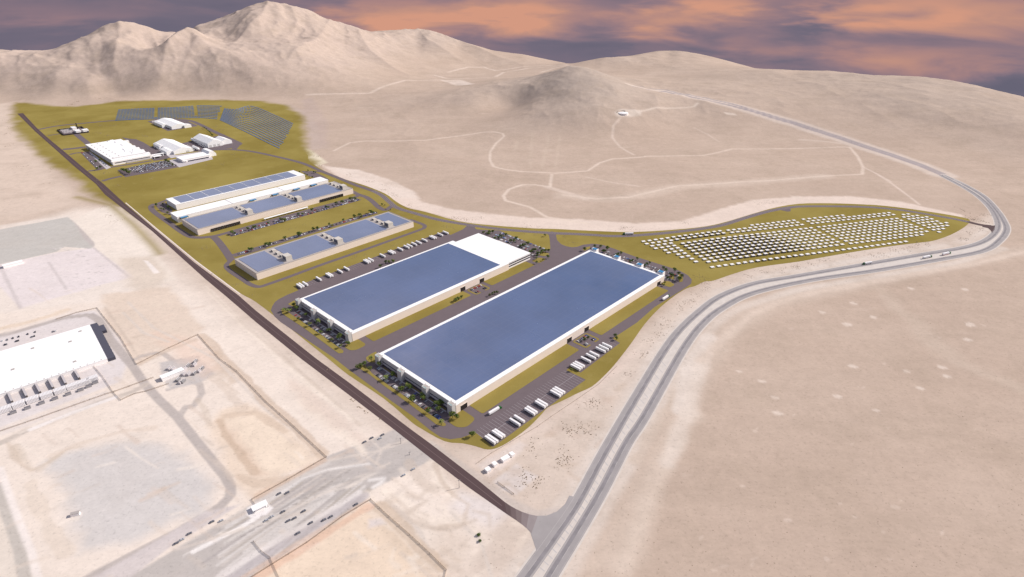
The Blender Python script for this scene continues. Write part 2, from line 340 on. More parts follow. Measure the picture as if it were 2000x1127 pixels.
for (x, y, z) in [(-300, 215, 0), (-100, 212, 0), (30, 200, 0), (120, 200, 0), (220, 192, 0), (330, 190, 0), (440, 190, 0), (540, 192, 0), (620, 190, 4), (700, 180, 8), (780, 175, 8), (870, 172, 6), (960, 150, 0), (1040, 137, -15), (1000, 210, 12), (900, 225, 8), (780, 230, 3), (650, 250, 0),
                  (1000, 260, 10), (1130, 262, 14), (1220, 262, 12), (1320, 250, 10), (1500, 250, 8), (1650, 270, 4), (1750, 290, 2), (1900, 290, 3), (2000, 320, 0), (2300, 400, 0), (1300, 330, 2), (1000, 330, 2), (800, 300, 0), (1600, 330, 0), (-700, 240, 0)]:
    g = G(x, y, z); ctl.append((g[0], g[1], z))
for a in range(-180, 181, 20):
    if abs(a) < 55: continue
    for d, z in ((1500, 0), (2600, 0), (3300, 5), (4200, -60), (5600, -400)): ctl.append((d * math.sin(rad(a)), d * math.cos(rad(a)), z))
for (x, y) in [(100, 400), (500, 500), (900, 500), (1400, 480), (1900, 600), (300, 900), (1000, 1000), (1700, 900)]:
    g = G(x, y); ctl.append((g[0], g[1], 0))
ctl = np.array(ctl); RC = 90.0
def phi(d2): return np.sqrt(d2 + RC * RC)
A_ = phi(((ctl[:, None, :2] - ctl[None, :, :2]) ** 2).sum(-1)) / 1000.0
n_ = len(ctl); P_ = np.c_[np.ones(n_), ctl[:, :2] / 1000]
big = np.block([[A_ + np.eye(n_) * -0.004, P_], [P_.T, np.zeros((3, 3))]])
wts = np.linalg.solve(big, np.r_[ctl[:, 2], 0, 0, 0])

def vnoise(x, y, seed):
    xi = np.floor(x).astype(np.int64); yi = np.floor(y).astype(np.int64); xf = x - xi; yf = y - yi
    def h(a, b):
        n = (a * 374761393 + b * 668265263 + seed * 1442695041) & 0x7fffffff
        n = ((n ^ (n >> 13)) * 1274126177) & 0x7fffffff
        return ((n ^ (n >> 16)) & 0xffff) / 65535.0
    u = xf * xf * xf * (xf * (xf * 6 - 15) + 10); v = yf * yf * yf * (yf * (yf * 6 - 15) + 10)
    return (h(xi, yi) * (1 - u) + h(xi + 1, yi) * u) * (1 - v) + (h(xi, yi + 1) * (1 - u) + h(xi + 1, yi + 1) * u) * v
def fbm(x, y, seed, octv=5, ridged=False):
    s = 0; a = 1.0; t = 0; f = 1.0
    for o in range(octv):
        c, sn = math.cos(o * 1.1), math.sin(o * 1.1)
        n = vnoise((x * c - y * sn) * f + 17.3 * o, (x * sn + y * c) * f + 9.1 * o, seed + o)
        if ridged: n = 1 - np.abs(2 * n - 1); n = n * n
        s = s + a * n; t += a; a *= 0.5; f *= 2.03
    return s / t

# rings around the survey point, finer where the plant stands
th_in = np.linspace(rad(-57), rad(57), 1150); th_out = np.linspace(rad(57), rad(303), 120)[1:-1]
TH = np.r_[th_in, th_out]; NT = len(TH)
deps = np.r_[np.arange(60, 22, -.11), np.arange(22, 10, -.046)] * math.pi / 180
R1 = HC / np.tan(deps); R2 = np.arange(R1[-1] + 10, 4750, 10.5); R3 = np.array([4900, 5100, 5400, 5800, 6400])
RR = np.r_[np.array([60.0, 120, 180]), R1[R1 > 200], R2, R3]; NR = len(RR)
TT, RG = np.meshgrid(TH, RR)
GX = RG * np.sin(TT); GY = RG * np.cos(TT)

def seg_dist(X, Y, a, b):
    dx, dy = b[0] - a[0], b[1] - a[1]; l2 = dx * dx + dy * dy + 1e-9
    t = np.clip(((X - a[0]) * dx + (Y - a[1]) * dy) / l2, 0, 1)
    return np.hypot(X - a[0] - t * dx, Y - a[1] - t * dy)
def inside(X, Y, P):
    r = np.zeros(X.shape, bool); n = len(P)
    for i in range(n):
        x0, y0 = P[i]; x1, y1 = P[(i + 1) % n]
        if y0 == y1: continue
        c = ((y0 > Y) != (y1 > Y)) & (X < (x1 - x0) * (Y - y0) / (y1 - y0) + x0); r ^= c
    return r
def sdf(X, Y, P):
    d = np.full(X.shape, 1e9)
    for i in range(len(P)): d = np.minimum(d, seg_dist(X, Y, P[i], P[(i + 1) % len(P)]))
    return np.where(inside(X, Y, P), -d, d)
def smooth(t): t = np.clip(t, 0, 1); return t * t * (3 - 2 * t)

FLAT = [G(*p) for p in [(30, 204), (580, 204), (625, 290), (760, 365), (900, 425), (1100, 440), (1300, 435), (1500, 390), (1600, 385), (1850, 380), (1930, 390), (2000, 420), (2600, 560)]] + \
       [(2500, 300), (2500, -3000), (-2500, -3000), (-2600, 600), G(-800, 250), G(-200, 215)]
far = RG.ravel() > 700
X_, Y_ = GX.ravel(), GY.ravel()
Z_ = np.zeros(X_.shape)
idx = np.nonzero(far)[0]
fd = np.zeros(X_.shape); fd[idx] = sdf(X_[idx], Y_[idx], FLAT)
need = np.nonzero(fd > 0)[0]
spur = np.zeros(X_.shape)
SPURS = [([at(*q)[:2] for q in L_], h_, w_) for L_, h_, w_ in [
    ([(384, 64, 3480), (352, 88, 3330), (325, 112, 3180), (290, 138, 3020)], 46, 75), ([(384, 64, 3480), (420, 92, 3300), (470, 118, 3120), (520, 148, 2950)], 30, 85),
    ([(520, 6, 3980), (505, 45, 3700), (480, 75, 3480), (455, 100, 3280)], 40, 80), ([(640, 38, 3950), (622, 75, 3560), (600, 105, 3300), (575, 140, 3050)], 38, 75), ([(700, 62, 3950), (720, 95, 3600), (760, 125, 3350), (800, 150, 3180)], 34, 90),
    ([(240, 44, 3780), (235, 75, 3520), (225, 105, 3280), (230, 140, 3050)], 34, 80), ([(170, 70, 3800), (190, 100, 3480), (185, 130, 3220)], 26, 75), ([(300, 60, 3800), (318, 85, 3560), (290, 100, 3400)], 24, 60),
    ([(100, 114, 3330), (80, 135, 3120), (50, 160, 2960)], 26, 90), ([(150, 116, 3170), (150, 140, 2990), (190, 168, 2860)], 30, 75), ([(150, 116, 3170), (200, 140, 3050), (215, 165, 2900)], 24, 60),
    ([(820, 60, 4550), (850, 90, 4150), (900, 120, 3850)], 30, 110), ([(900, 82, 4450), (960, 110, 4100), (1010, 128, 3900)], 24, 90), ([(560, 10, 4000), (575, 40, 3750), (560, 70, 3500)], 26, 60),
    ([(1105, 134, 2540), (1060, 155, 2430), (1000, 180, 2330)], 9, 140), ([(1165, 142, 2480), (1195, 172, 2320), (1200, 200, 2180)], 7, 110), ([(1310, 100, 4150), (1250, 118, 3850)], 20, 110),
    ([(1550, 140, 3650), (1500, 165, 3200)], 14, 130), ([(1850, 158, 3280), (1900, 190, 2900)], 16, 120), ([(1700, 148, 3480), (1660, 175, 3100)], 12, 120)]]
for s in range(0, len(need), 20000):
    k = need[s:s + 20000]; xx = X_[k]; yy = Y_[k]
    d2 = (xx[:, None] - ctl[None, :, 0]) ** 2 + (yy[:, None] - ctl[None, :, 1]) ** 2
    z = (phi(d2) / 1000) @ wts[:n_] + wts[n_] + wts[n_ + 1] * xx / 1000 + wts[n_ + 2] * yy / 1000
    lf = smooth((-xx + 300) / 700); amp = np.clip(np.abs(z) / 110, 0.05 + .14 * lf, .45 + .6 * lf)
    wx = xx + 90 * (fbm(xx / 500, yy / 500, 5, 3) - .5); wy = yy + 90 * (fbm(xx / 500, yy / 500, 25, 3) - .5)
    g = .6 * (fbm(wx / 520, wy / 520, 41, 6, True) - 0.42) + .5 * (fbm(wx / 420, wy / 420, 51, 5) - .5)
    g2 = fbm(wx / 150, wy / 150, 71, 5, True) - 0.42
    z = z + amp * (g * 36 + g2 * 13) + (fbm(xx / 60, yy / 60, 91, 4) - .5) * 5 * amp
    for P, ht, wd in SPURS:
        for i in range(len(P) - 1):
            dx, dy = P[i + 1][0] - P[i][0], P[i + 1][1] - P[i][1]; l2 = dx * dx + dy * dy
            t = np.clip(((wx - P[i][0]) * dx + (wy - P[i][1]) * dy) / l2, 0, 1); d = np.hypot(wx - P[i][0] - t * dx, wy - P[i][1] - t * dy)
            tt_ = (i + t) / (len(P) - 1); spur[k] = np.maximum(spur[k], ht * (1 - .75 * tt_) * np.exp(-(np.abs(d) / wd) ** 1.12))
    z = z + spur[k]
    Z_[k] = z * smooth(fd[k] / (260 + 240 * smooth((-xx - 700) / 700)))
ZG = Z_.reshape(NR, NT)
# bring each ridge crest to its surveyed height
ra = np.array([azel(x, y)[0] for x, y, d in RIDGE]); rt = np.array([math.tan(rad(azel(x, y)[1])) for x, y, d in RIDGE]); rdist = np.array([d for *_, d in RIDGE], float)
thd = np.degrees(th_in); o_ = np.argsort(ra)
tgt = np.interp(thd, ra[o_], rt[o_]); dst = np.interp(thd, ra[o_], rdist[o_])
cols = np.arange(len(th_in)); sel = (thd > ra.min()) & (thd < ra.max())
rough = (fbm(thd * 1.3, thd * 0 + 3.1, 7, 5) - .5) * 0.0012
for it in range(8):
    sub = ZG[:, :len(th_in)]; tan = (sub - HC) / RR[:, None]; tan[RR < 2300] = -9
    im = tan.argmax(0); cur = tan.max(0); rm = RR[im]
    dz = np.where(sel, (tgt + rough - cur) * rm, 0)
    hw = (30, 22, 16, 12, 10, 9, 8, 8)[it]; kk = np.hanning(2 * hw + 3)[1:-1]; kk /= kk.sum(); dz = np.convolve(np.pad(dz, hw, 'edge'), kk, 'valid')
    k2 = np.ones(61) / 61; rm = np.convolve(np.pad(rm, 30, 'edge'), k2, 'valid')
    wid = 420.0
    w = np.exp(-((RR[:, None] - rm[None, :]) / wid) ** 2)
    w *= smooth((RR[:, None] - 2400) / 500)
    ZG[:, :len(th_in)] += w * dz[None, :]
Z_ = ZG.ravel()

def W(px, py):                                     # where a line of sight meets the terrain
    r = ray(px, py); th = math.atan2(r[0], r[1]); h = math.hypot(r[0], r[1]); s = r[2] / h
    c = int(round((th - th_in[0]) / (th_in[1] - th_in[0]))); c = max(0, min(len(th_in) - 1, c))
    los = HC + RR * s; hit = np.nonzero(ZG[:, c] >= los)[0]
    if len(hit) == 0: i = int(np.argmin(np.abs(los - ZG[:, c])[RR > 2300])) + int((RR <= 2300).sum()); d = RR[i]
    else:
        i = hit[0]
        if i == 0: d = RR[0]
        else:
            a = los[i - 1] - ZG[i - 1, c]; b = los[i] - ZG[i, c]; d = RR[i - 1] + (RR[i] - RR[i - 1]) * a / (a - b + 1e-9)
    return (d * math.sin(th), d * math.cos(th))
def zt(x, y):
    th = math.atan2(x, y); d = math.hypot(x, y)
    if abs(th) > rad(56.5): return 0.0
    fc = (th - th_in[0]) / (th_in[1] - th_in[0]); c = int(fc); c = min(max(c, 0), len(th_in) - 2); fc -= c
    i = int(np.searchsorted(RR, d)) - 1; i = min(max(i, 0), NR - 2); fi = (d - RR[i]) / (RR[i + 1] - RR[i])
    return float((ZG[i, c] * (1 - fc) + ZG[i, c + 1] * fc) * (1 - fi) + (ZG[i + 1, c] * (1 - fc) + ZG[i + 1, c + 1] * fc) * fi)

# ------------------------------------------------------------------ soil colours
CC = np.empty((X_.size, 3)); CC[:] = C(201, 180, 164)
GR = np.zeros(X_.size); RK = np.ones(X_.size)
def bbox(P, m):
    xs = [p[0] for p in P]; ys = [p[1] for p in P]
    return np.nonzero((X_ > min(xs) - m) & (X_ < max(xs) + m) & (Y_ > min(ys) - m) & (Y_ < max(ys) + m))[0]
def fill(P, col, soft=6.0, a=1.0, world=False, wob=0.0, grass=False, rock=None):
    P = P if world else [W(*p) for p in P]
    k = bbox(P, soft + wob + 5)
    if not len(k): return
    d = sdf(X_[k], Y_[k], P)
    if wob: d = d + (fbm(X_[k] / (wob * 3), Y_[k] / (wob * 3), 3, 4) - .5) * 2 * wob
    al = smooth(0.5 - d / soft) * a
    if grass: GR[k] = np.maximum(GR[k], al); return
    CC[k] = CC[k] * (1 - al[:, None]) + np.array(col)[None, :] * al[:, None]; GR[k] *= (1 - al)
    if rock is not None: RK[k] = RK[k] * (1 - al) + rock * al
def stroke(P, w, col, soft=3.0, a=1.0, wob=0.0, rock=None, grass=False):
    P = [W(*p) for p in P]; k = bbox(P, w + soft + wob)
    if not len(k): return
    d = np.full(len(k), 1e9)
    for i in range(len(P) - 1): d = np.minimum(d, seg_dist(X_[k], Y_[k], P[i], P[i + 1]))
    if wob: d = d + (fbm(X_[k] / 25, Y_[k] / 25, 13, 4) - .5) * 2 * wob
    al = smooth(0.5 - (d - w / 2) / soft) * a
    if grass: GR[k] = np.maximum(GR[k], al); return
    CC[k] = CC[k] * (1 - al[:, None]) + np.array(col)[None, :] * al[:, None]; GR[k] *= (1 - al)
    if rock is not None: RK[k] = RK[k] * (1 - al) + rock * al
# height tint: mountains are a shade greyer and paler than the plain
hm = smooth((Z_ - 8) / 90)[:, None]; left = smooth((-X_ + 200) / 1200)[:, None]
CC[:] = CC * (1 - hm) + (np.array(C(192, 176, 164)) * (1 - left) + np.array(C(208, 188, 175)) * left) * hm
# broad soils
fill([(-500, 480), (0, 450), (150, 405), (260, 405), (330, 500), (620, 715), (800, 860), (1000, 1010), (1040, 1300), (-600, 1300)], C(243, 229, 217), 90, rock=0)
fill([(-400, 250), (20, 200), (35, 260), (100, 330), (170, 395), (0, 440), (-400, 500)], C(224, 205, 190), 60)
fill([(0, 260), (30, 230), (60, 320), (130, 380), (100, 400), (0, 380)], C(228, 208, 192), 60, .6)
fill([(1050, 1127), (1080, 1060), (1180, 880), (1290, 690), (1390, 600), (1500, 555), (1700, 520), (1900, 480), (1960, 430), (1940, 410), (1900, 440), (1700, 480), (1500, 515), (1400, 545), (1330, 580), (1250, 650), (1200, 720), (1060, 810), (960, 880), (860, 870), (1000, 980), (900, 1127)], C(222, 206, 193), 25)
fill([(1120, 1127), (1200, 990), (1300, 800), (1350, 690), (1420, 610), (1520, 570), (1720, 530), (1900, 500), (2000, 480), (2000, 500), (1760, 548), (1530, 600), (1450, 650), (1400, 720), (1360, 800), (1300, 920), (1270, 1000), (1230, 1127)], C(216, 198, 183), 26, .75, rock=.2)
# pale sand flank north of the ring road and above the container field
fill([(596, 300), (620, 320), (700, 342), (790, 372), (828, 395), (880, 408), (960, 418), (1040, 425), (1130, 428), (1240, 436), (1330, 432), (1400, 410), (1470, 390), (1560, 384), (1660, 383), (1760, 394), (1880, 420), (1880, 428), (1700, 404), (1560, 400), (1420, 440), (1240, 456), (1100, 450), (920, 438), (760, 395), (660, 345)], C(236, 218, 205), 14, wob=4, rock=0)
fill([(640, 325), (700, 332), (760, 350), (806, 372), (820, 388), (760, 385), (690, 350)], C(238, 222, 210), 14, wob=5)
fill([(596, 288), (612, 296), (640, 318), (616, 326), (600, 315)], C(240, 230, 205), 12)
# mountain and pass details
for P, w in [([(600, 185), (722, 182), (744, 171), (792, 157), (862, 156), (890, 164)], 16), ([(875, 141), (914, 131), (946, 131), (968, 138), (1016, 131), (1064, 128), (1106, 126)], 16),
             ([(850, 147), (872, 153), (920, 153), (968, 150), (984, 141), (1032, 133), (1106, 127)], 18), ([(1057, 141), (1080, 134), (1109, 128)], 22)]:
    stroke(P, w, C(232, 214, 200), 12, .8, wob=3)
fill([(860, 156), (900, 156), (930, 164), (890, 167)], C(236, 220, 208), 20, .8, wob=8)
fill([(590, 195), (610, 190), (640, 240), (640, 290), (605, 290), (592, 230)], C(196, 176, 166), 30, .8, wob=10)
stroke([(560, 205), (600, 225), (612, 250), (616, 290)], 30, C(198, 180, 170), 20, .6)
# tracks over the plain
T1 = zm(620, 200, 3.125, [(100, 295), (200, 245), (300, 235), (500, 235), (650, 232), (800, 213), (1000, 183), (1080, 180), (1130, 190), (1140, 205), (1090, 250), (1055, 300), (1052, 350), (1075, 392), (1150, 410), (1250, 422), (1450, 432), (1650, 418), (1720, 370), (1800, 345), (2000, 332)]) + \
     zm(1100, 150, 3.125, [(500, 485), (850, 480), (920, 468), (1030, 440), (1300, 440), (1690, 428), (1750, 430), (1800, 490), (1830, 550), (1825, 595), (1600, 605), (1250, 635), (1100, 640), (900, 655), (700, 665), (550, 700), (400, 735), (200, 745), (0, 722)])
stroke(T1, 8, C(234, 216, 201), 6, .8, rock=0, wob=1)
stroke(zm(1100, 150, 3.125, [(1600, 605), (1100, 645), (700, 675), (400, 735), (200, 745), (0, 722)]), 40, C(228, 210, 195), 30, .5, wob=8)
stroke(zm(620, 200, 3.125, [(1430, 440), (1420, 515), (1330, 503), (1250, 503), (1170, 530), (1135, 570), (1150, 600), (1300, 640), (1400, 700), (1650, 740)]), 8, C(236, 218, 203), 5, .85)
stroke(zm(620, 200, 3.125, [(1400, 515), (1550, 560), (1640, 590)]), 16, C(230, 212, 198), 12, .7)
stroke(zm(620, 200, 3.125, [(1640, 455), (1800, 490), (1960, 512)]), 7, C(228, 210, 196), 6, .7)
for xs in ([(1310, 170), (1300, 400)], [(1410, 200), (1370, 400)], [(1480, 210), (1450, 400)], [(1225, 230), (1205, 290)]): stroke(zm(620, 200, 3.125, xs), 7, C(216, 198, 180), 10, .4, wob=3)
stroke(zm(1100, 150, 3.125, [(350, 250), (305, 300), (300, 370), (350, 430), (430, 475)]), 8, C(228, 210, 196), 6, .7)
stroke(zm(1100, 150, 3.125, [(380, 222), (500, 205), (560, 190), (800, 182), (820, 160)]), 10, C(232, 216, 202), 8, .8)
fill(zm(1100, 150, 3.125, [(310, 215), (350, 195), (420, 200), (480, 205), (470, 235), (400, 245), (330, 245)]), C(226, 212, 200), 16, .9)
stroke(zm(1100, 150, 3.125, [(800, 310), (880, 350), (950, 395)]), 6, C(226, 208, 194), 6, .6)
stroke(zm(1100, 150, 3.125, [(1830, 550), (1920, 595), (2000, 640)]) + zm(1680, 340, 6.25, [(220, 10), (350, 90), (500, 200), (620, 290), (720, 370)]), 6, C(234, 216, 203), 4, .8)
stroke([(1565, 273), (1610, 276), (1640, 280)], 14, C(228, 212, 198), 10, .6)
for (x, y) in [(1425, 222), (1555, 385)]: fill([(x - 12, y - 3), (x + 10, y - 1), (x + 14, y + 3), (x - 6, y + 2)], C(236, 220, 206), 8, .8)
# far highway over the plain and its pale verges
HF = [(1840, 341), (1800, 324), (1740, 303), (1690, 287), (1644, 271), (1600, 257), (1548, 240), (1500, 226), (1452, 212), (1405, 200), (1356, 190), (1300, 178), (1238, 168)]
stroke(HF, 70, C(226, 210, 198), 22, .85, wob=4, rock=0)
stroke([(x - 1, y + .6) for x, y in HF], 15, C(170, 160, 164), 6, .85); stroke([(x + 2, y - 2) for x, y in HF], 13, C(172, 163, 166), 6, .85)
stroke([(1000, 1127), (1083, 1010), (1130, 940), (1180, 850), (1235, 770), (1290, 672), (1340, 618), (1400, 570), (1500, 538), (1640, 514), (1800, 487), (1900, 468), (1938, 440)], 16, C(228, 216, 206), 12, .8, wob=2)
stroke([(1090, 1150), (1140, 1060), (1190, 975), (1240, 885), (1300, 780), (1352, 690), (1395, 632), (1440, 602), (1560, 565), (1700, 542), (1860, 515), (1960, 485)], 16, C(230, 217, 206), 12, .8, wob=2)
stroke([(1240, 900), (1262, 860), (1300, 800), (1340, 740)], 10, C(206, 186, 168), 10, .5, wob=4)
stroke([(1330, 800), (1345, 740), (1362, 690), (1385, 660)], 22, C(236, 224, 214), 10, .8, wob=4)
# pale berm right of the highway, wash and stones in the desert
stroke([(1218, 1110), (1250, 1036), (1272, 972), (1294, 924), (1320, 860), (1352, 812)], 18, C(226, 209, 194), 18, .7, wob=6)
stroke([(1304, 903), (1349, 798), (1362, 745), (1378, 690)], 16, C(232, 218, 206), 12, .8, wob=4)
stroke([(1370, 704), (1402, 672), (1437, 640), (1466, 614), (1520, 589), (1616, 566), (1776, 538), (1904, 515), (2050, 480)], 12, C(230, 212, 197), 12, .75, wob=4)
stroke(zm(1360, 480, 3.125, [(1130, 270), (1230, 390), (1350, 480), (1450, 600), (1600, 710), (1750, 780), (1900, 830), (2050, 900)]), 26, C(214, 196, 180), 26, .5, wob=14)
stroke([(1340, 985), (1400, 930), (1360, 800)], 8, C(200, 180, 165), 8, .0)
rnd = random.Random(5)
for (x, y, s) in [(1640, 265, 1), (920, 480, 1.3), (955, 735, 1.4), (865, 920, 1.4), (500, 1020, 1.6), (1670, 480, 1.4), (960, 350, 1), (770, 405, 1), (400, 825, 1.1), (480, 925, 1.1), (1500, 740, 1.4), (1530, 795, 1.2), (1370, 870, 1.2), (1100, 1005, 1), (260, 765, .8), (1280, 765, 1), (1655, 572, 1.2), (1310, 260, .9), (1080, 435, 1)]:
    px, py = 1360 + x / 3.125, 480 + y / 3.125
    fill([(px + dx * s * 8, py + dy * s * 3.2) for dx, dy in [(-1, -.6), (-.2, -.8), (.8, 0), (1, .7), (.1, 1), (-.7, .3)]], C(234, 218, 205), 3.0, .85, wob=1.5)
for _ in range(45):
    px, py = rnd.uniform(1250, 2050), rnd.uniform(560, 1140)
    if px < 2600 - 1.55 * py + 0 and py > 900: pass
    g = G(px, py)
    if px - 1250 < (1127 - py) * .1 + 40: continue
    s = rnd.uniform(1.0, 2.6) * (1.6 if rnd.random() < .12 else 1)
    x, y = g; r1, r2 = s * rnd.uniform(1, 2.6), s * rnd.uniform(.5, 1.2); a0 = rnd.uniform(-.2, .8)
    P = [(x + r1 * math.cos(t) * math.cos(a0) - r2 * math.sin(t) * math.sin(a0), y + r1 * math.cos(t) * math.sin(a0) + r2 * math.sin(t) * math.cos(a0)) for t in (0, 1.1, 2.2, 3.2, 4.2, 5.3)]
    fill(P, C(232, 214, 200), 1.8, rnd.uniform(.2, .55), world=True)
# works yards, pads and old roads west of the dark road
fill([(186, 408), (214, 402), (240, 424), (300, 490), (345, 545), (300, 560), (200, 515), (140, 432)], C(244, 232, 220), 10, .9)
fill([(-200, 465), (0, 440), (133, 420), (200, 500), (290, 560), (180, 590), (0, 612), (-200, 640)], C(240, 228, 218), 16, .9)
fill([(-150, 472), (0, 448), (133, 424), (142, 432), (165, 455), (185, 478), (178, 486), (125, 482), (110, 492), (0, 516), (-150, 545)], C(205, 200, 194), 3, 1)
fill([(142, 430), (185, 474), (184, 484), (165, 468)], C(204, 194, 190), 3, .9)
fill([(-150, 548), (0, 517), (110, 493), (183, 484), (262, 541), (200, 556), (40, 602), (0, 560)], C(238, 227, 226), 6, .95)
for P, w in [([(95, 512), (130, 565)], 4), ([(0, 520), (40, 602)], 5), ([(183, 484), (252, 541)], 4)]: stroke(P, w, C(208, 198, 196), 3, .6)
for _ in range(70):
    x, y = rnd.uniform(100, 205), rnd.uniform(482, 560)
    s = rnd.uniform(1, 3.5); g = G(x, y)
    fill([(g[0] - s, g[1] - s * .4), (g[0] + s, g[1] - s * .5), (g[0] + s, g[1] + s * .5), (g[0] - s * .8, g[1] + s * .6)], C(*(rnd.choice([(214, 206, 204), (198, 190, 188), (244, 236, 232)]))), 1.5, .7, world=True)
fill([(235, 505), (300, 500), (330, 540), (290, 575), (250, 560)], C(222, 206, 190), 25, .7, wob=6)
fill([(280, 508), (290, 510), (312, 532), (300, 534)], C(250, 240, 234), 3, .9)
fill([(200, 575), (330, 560), (400, 640), (392, 652), (270, 712), (205, 640)], C(230, 211, 194), 12, .8, wob=5)
for _ in range(26):
    x, y = rnd.uniform(215, 380), rnd.uniform(575, 700)
    stroke([(x, y), (x + rnd.uniform(15, 40), y - rnd.uniform(4, 12))], rnd.uniform(2, 5), C(*(rnd.choice([(220, 198, 182), (238, 222, 205), (212, 194, 178)]))), 4, .5, wob=2)
fill([(-100, 690), (0, 655), (140, 612), (186, 606), (232, 660), (250, 705), (236, 745), (120, 790), (0, 835), (-100, 865)], C(232, 223, 221), 8, 1)
ROADC = C(196, 186, 181)
W1 = [(-60, 672), (0, 656), (136, 619), (176, 615), (192, 624), (216, 664), (248, 702), (264, 722), (283, 751), (312, 782), (346, 814), (400, 882), (440, 930), (451, 950), (450, 968), (430, 989), (390, 1012), (352, 1036), (256, 1086), (192, 1119), (120, 1160)]
stroke(W1[:7], 11, ROADC, 3, .95); stroke(W1[6:], 10, ROADC, 3, .95)
stroke([(350, 815), (362, 795), (378, 793), (394, 769), (390, 750), (375, 745), (330, 760)], 8, ROADC, 3, .8)
stroke([(262, 702), (276, 696), (299, 690), (320, 691), (341, 706), (384, 698)], 7, ROADC, 3, .8)
fill([(312, 708), (355, 700), (384, 697), (402, 712), (421, 731), (395, 745), (360, 755), (330, 760), (316, 740)], C(208, 201, 198), 5, .95)
stroke([(0, 866), (20, 856), (56, 840), (120, 815), (208, 780), (232, 774), (256, 766), (284, 752)], 9, C(208, 196, 186), 3, .9)
stroke([(61, 838), (140, 806), (224, 776)], 7, C(250, 242, 238), 3, .9)
stroke([(0, 845), (100, 810), (200, 772)], 14, C(232, 222, 218), 6, .6)
fill([(90, 905), (140, 880), (235, 860), (330, 872), (385, 905), (415, 950), (400, 1005), (300, 1040), (215, 1065), (150, 1085), (130, 960)], C(219, 213, 210), 22, .95, wob=8)
stroke([(30, 870), (60, 915), (78, 918), (120, 885)], 6, C(220, 204, 188), 6, .6, wob=3)
fill([(-60, 960), (0, 930), (20, 1010), (45, 1090), (55, 1127), (0, 1200)], C(232, 220, 208), 6, .9)
stroke([(-3, 950), (10, 990), (22, 1020), (40, 1075), (52, 1140)], 10, C(204, 196, 188), 3, .95)
stroke([(0, 915), (14, 955), (36, 1015), (62, 1080), (76, 1140)], 6, C(250, 240, 234), 4, .9)
fill([(405, 830), (430, 800), (480, 790), (540, 810), (625, 895), (560, 930), (500, 985), (462, 950), (430, 890)], C(238, 217, 196), 14, .75, wob=6)
fill([(425, 820), (445, 850), (470, 890), (500, 930), (520, 925), (470, 850)], C(226, 202, 182), 10, .6, wob=4)
fill([(440, 820), (500, 805), (560, 850), (600, 900), (560, 925), (520, 920), (480, 870)], C(246, 228, 208), 14, .7, wob=6)
fill([(636, 892), (500, 972), (492, 985), (470, 1000), (380, 1050), (230, 1140), (470, 1160), (560, 1090), (722, 976), (716, 962), (840, 900), (860, 905), (830, 870), (800, 850), (770, 838), (745, 850), (700, 868)], C(201, 193, 188), 4, 1)
fill([(150, 1140), (200, 1118), (290, 1065), (400, 1000), (470, 985), (330, 1070), (240, 1140)], C(218, 208, 206), 4, .9)
for i in range(34):
    t = i / 33; a = (640 + 90 * t, 895 + 55 * t); b_ = (300 + 230 * t, 1100 + 40 * t)
    q0, q1 = rnd.uniform(0, .35), rnd.uniform(.6, 1)
    stroke([(a[0] + (b_[0] - a[0]) * q0, a[1] + (b_[1] - a[1]) * q0), (a[0] + (b_[0] - a[0]) * q1, a[1] + (b_[1] - a[1]) * q1)], rnd.uniform(1.2, 3.4), C(*(rnd.choice([(228, 221, 216), (184, 176, 174), (220, 210, 202), (190, 180, 170)]))), 2, .75)
stroke([(508, 985), (480, 1022), (430, 1050), (378, 1078)], 0.1, C(250, 244, 240), 0.5, 0)
stroke([(503, 1010), (470, 1030), (378, 1077)], 5, C(250, 244, 240), 2, .95)
fill([(483, 992), (512, 976), (534, 992), (520, 1006), (490, 1012), (480, 1004)], C(250, 244, 242), 2.5, .95)
stroke([(722, 975), (600, 1050), (420, 1160)], 4, C(228, 196, 176), 5, .6, wob=2)
fill([(722, 978), (500, 1120), (480, 1160), (900, 1160), (870, 1120), (860, 1105)], C(243, 222, 200), 6, .95)
fill([(740, 985), (800, 1050), (868, 1120), (840, 1127), (770, 1060), (715, 1000)], C(226, 206, 186), 12, .7, wob=4)
fill([(720, 1015), (745, 1012), (755, 1022), (720, 1032)], C(226, 216, 214), 6, .8)
for P, w in [([(756, 958), (790, 985), (812, 1005), (850, 1022), (900, 1018)], 12), ([(845, 905), (860, 940), (885, 970), (912, 985)], 12), ([(715, 965), (735, 988), (800, 1055), (870, 1130)], 7), ([(590, 785), (640, 830), (700, 868), (710, 885)], 10)]:
    stroke(P, w, C(247, 233, 219), 8, .85, wob=2)
for P, w in [([(765, 968), (800, 1000), (850, 1035), (905, 1025)], 4), ([(500, 640), (560, 700), (640, 775), (700, 830)], 3), ([(850, 910), (870, 950), (905, 978)], 4)]: stroke(P, w, C(220, 204, 190), 5, .6, wob=2)
fill([(560, 740), (600, 760), (690, 830), (720, 870), (660, 840), (590, 790)], C(228, 208, 194), 16, .6, wob=6)
stroke([(401, 560), (480, 640), (560, 715), (640, 780), (690, 820)], 7, C(248, 234, 220), 5, .7, wob=2)
fill([(900, 960), (960, 975), (1000, 1000), (960, 1030), (910, 1010), (880, 990)], C(234, 225, 222), 16, .8)
fill([(400, 680), (425, 690), (470, 740), (450, 750), (420, 720)], C(216, 196, 178), 12, .7, wob=5)
fill([(300, 650), (390, 660), (430, 720), (400, 735), (350, 700)], C(236, 208, 190), 22, .6, wob=8)
stroke([(880, 1075), (860, 1127)], 40, C(222, 204, 188), 30, .5, wob=8)
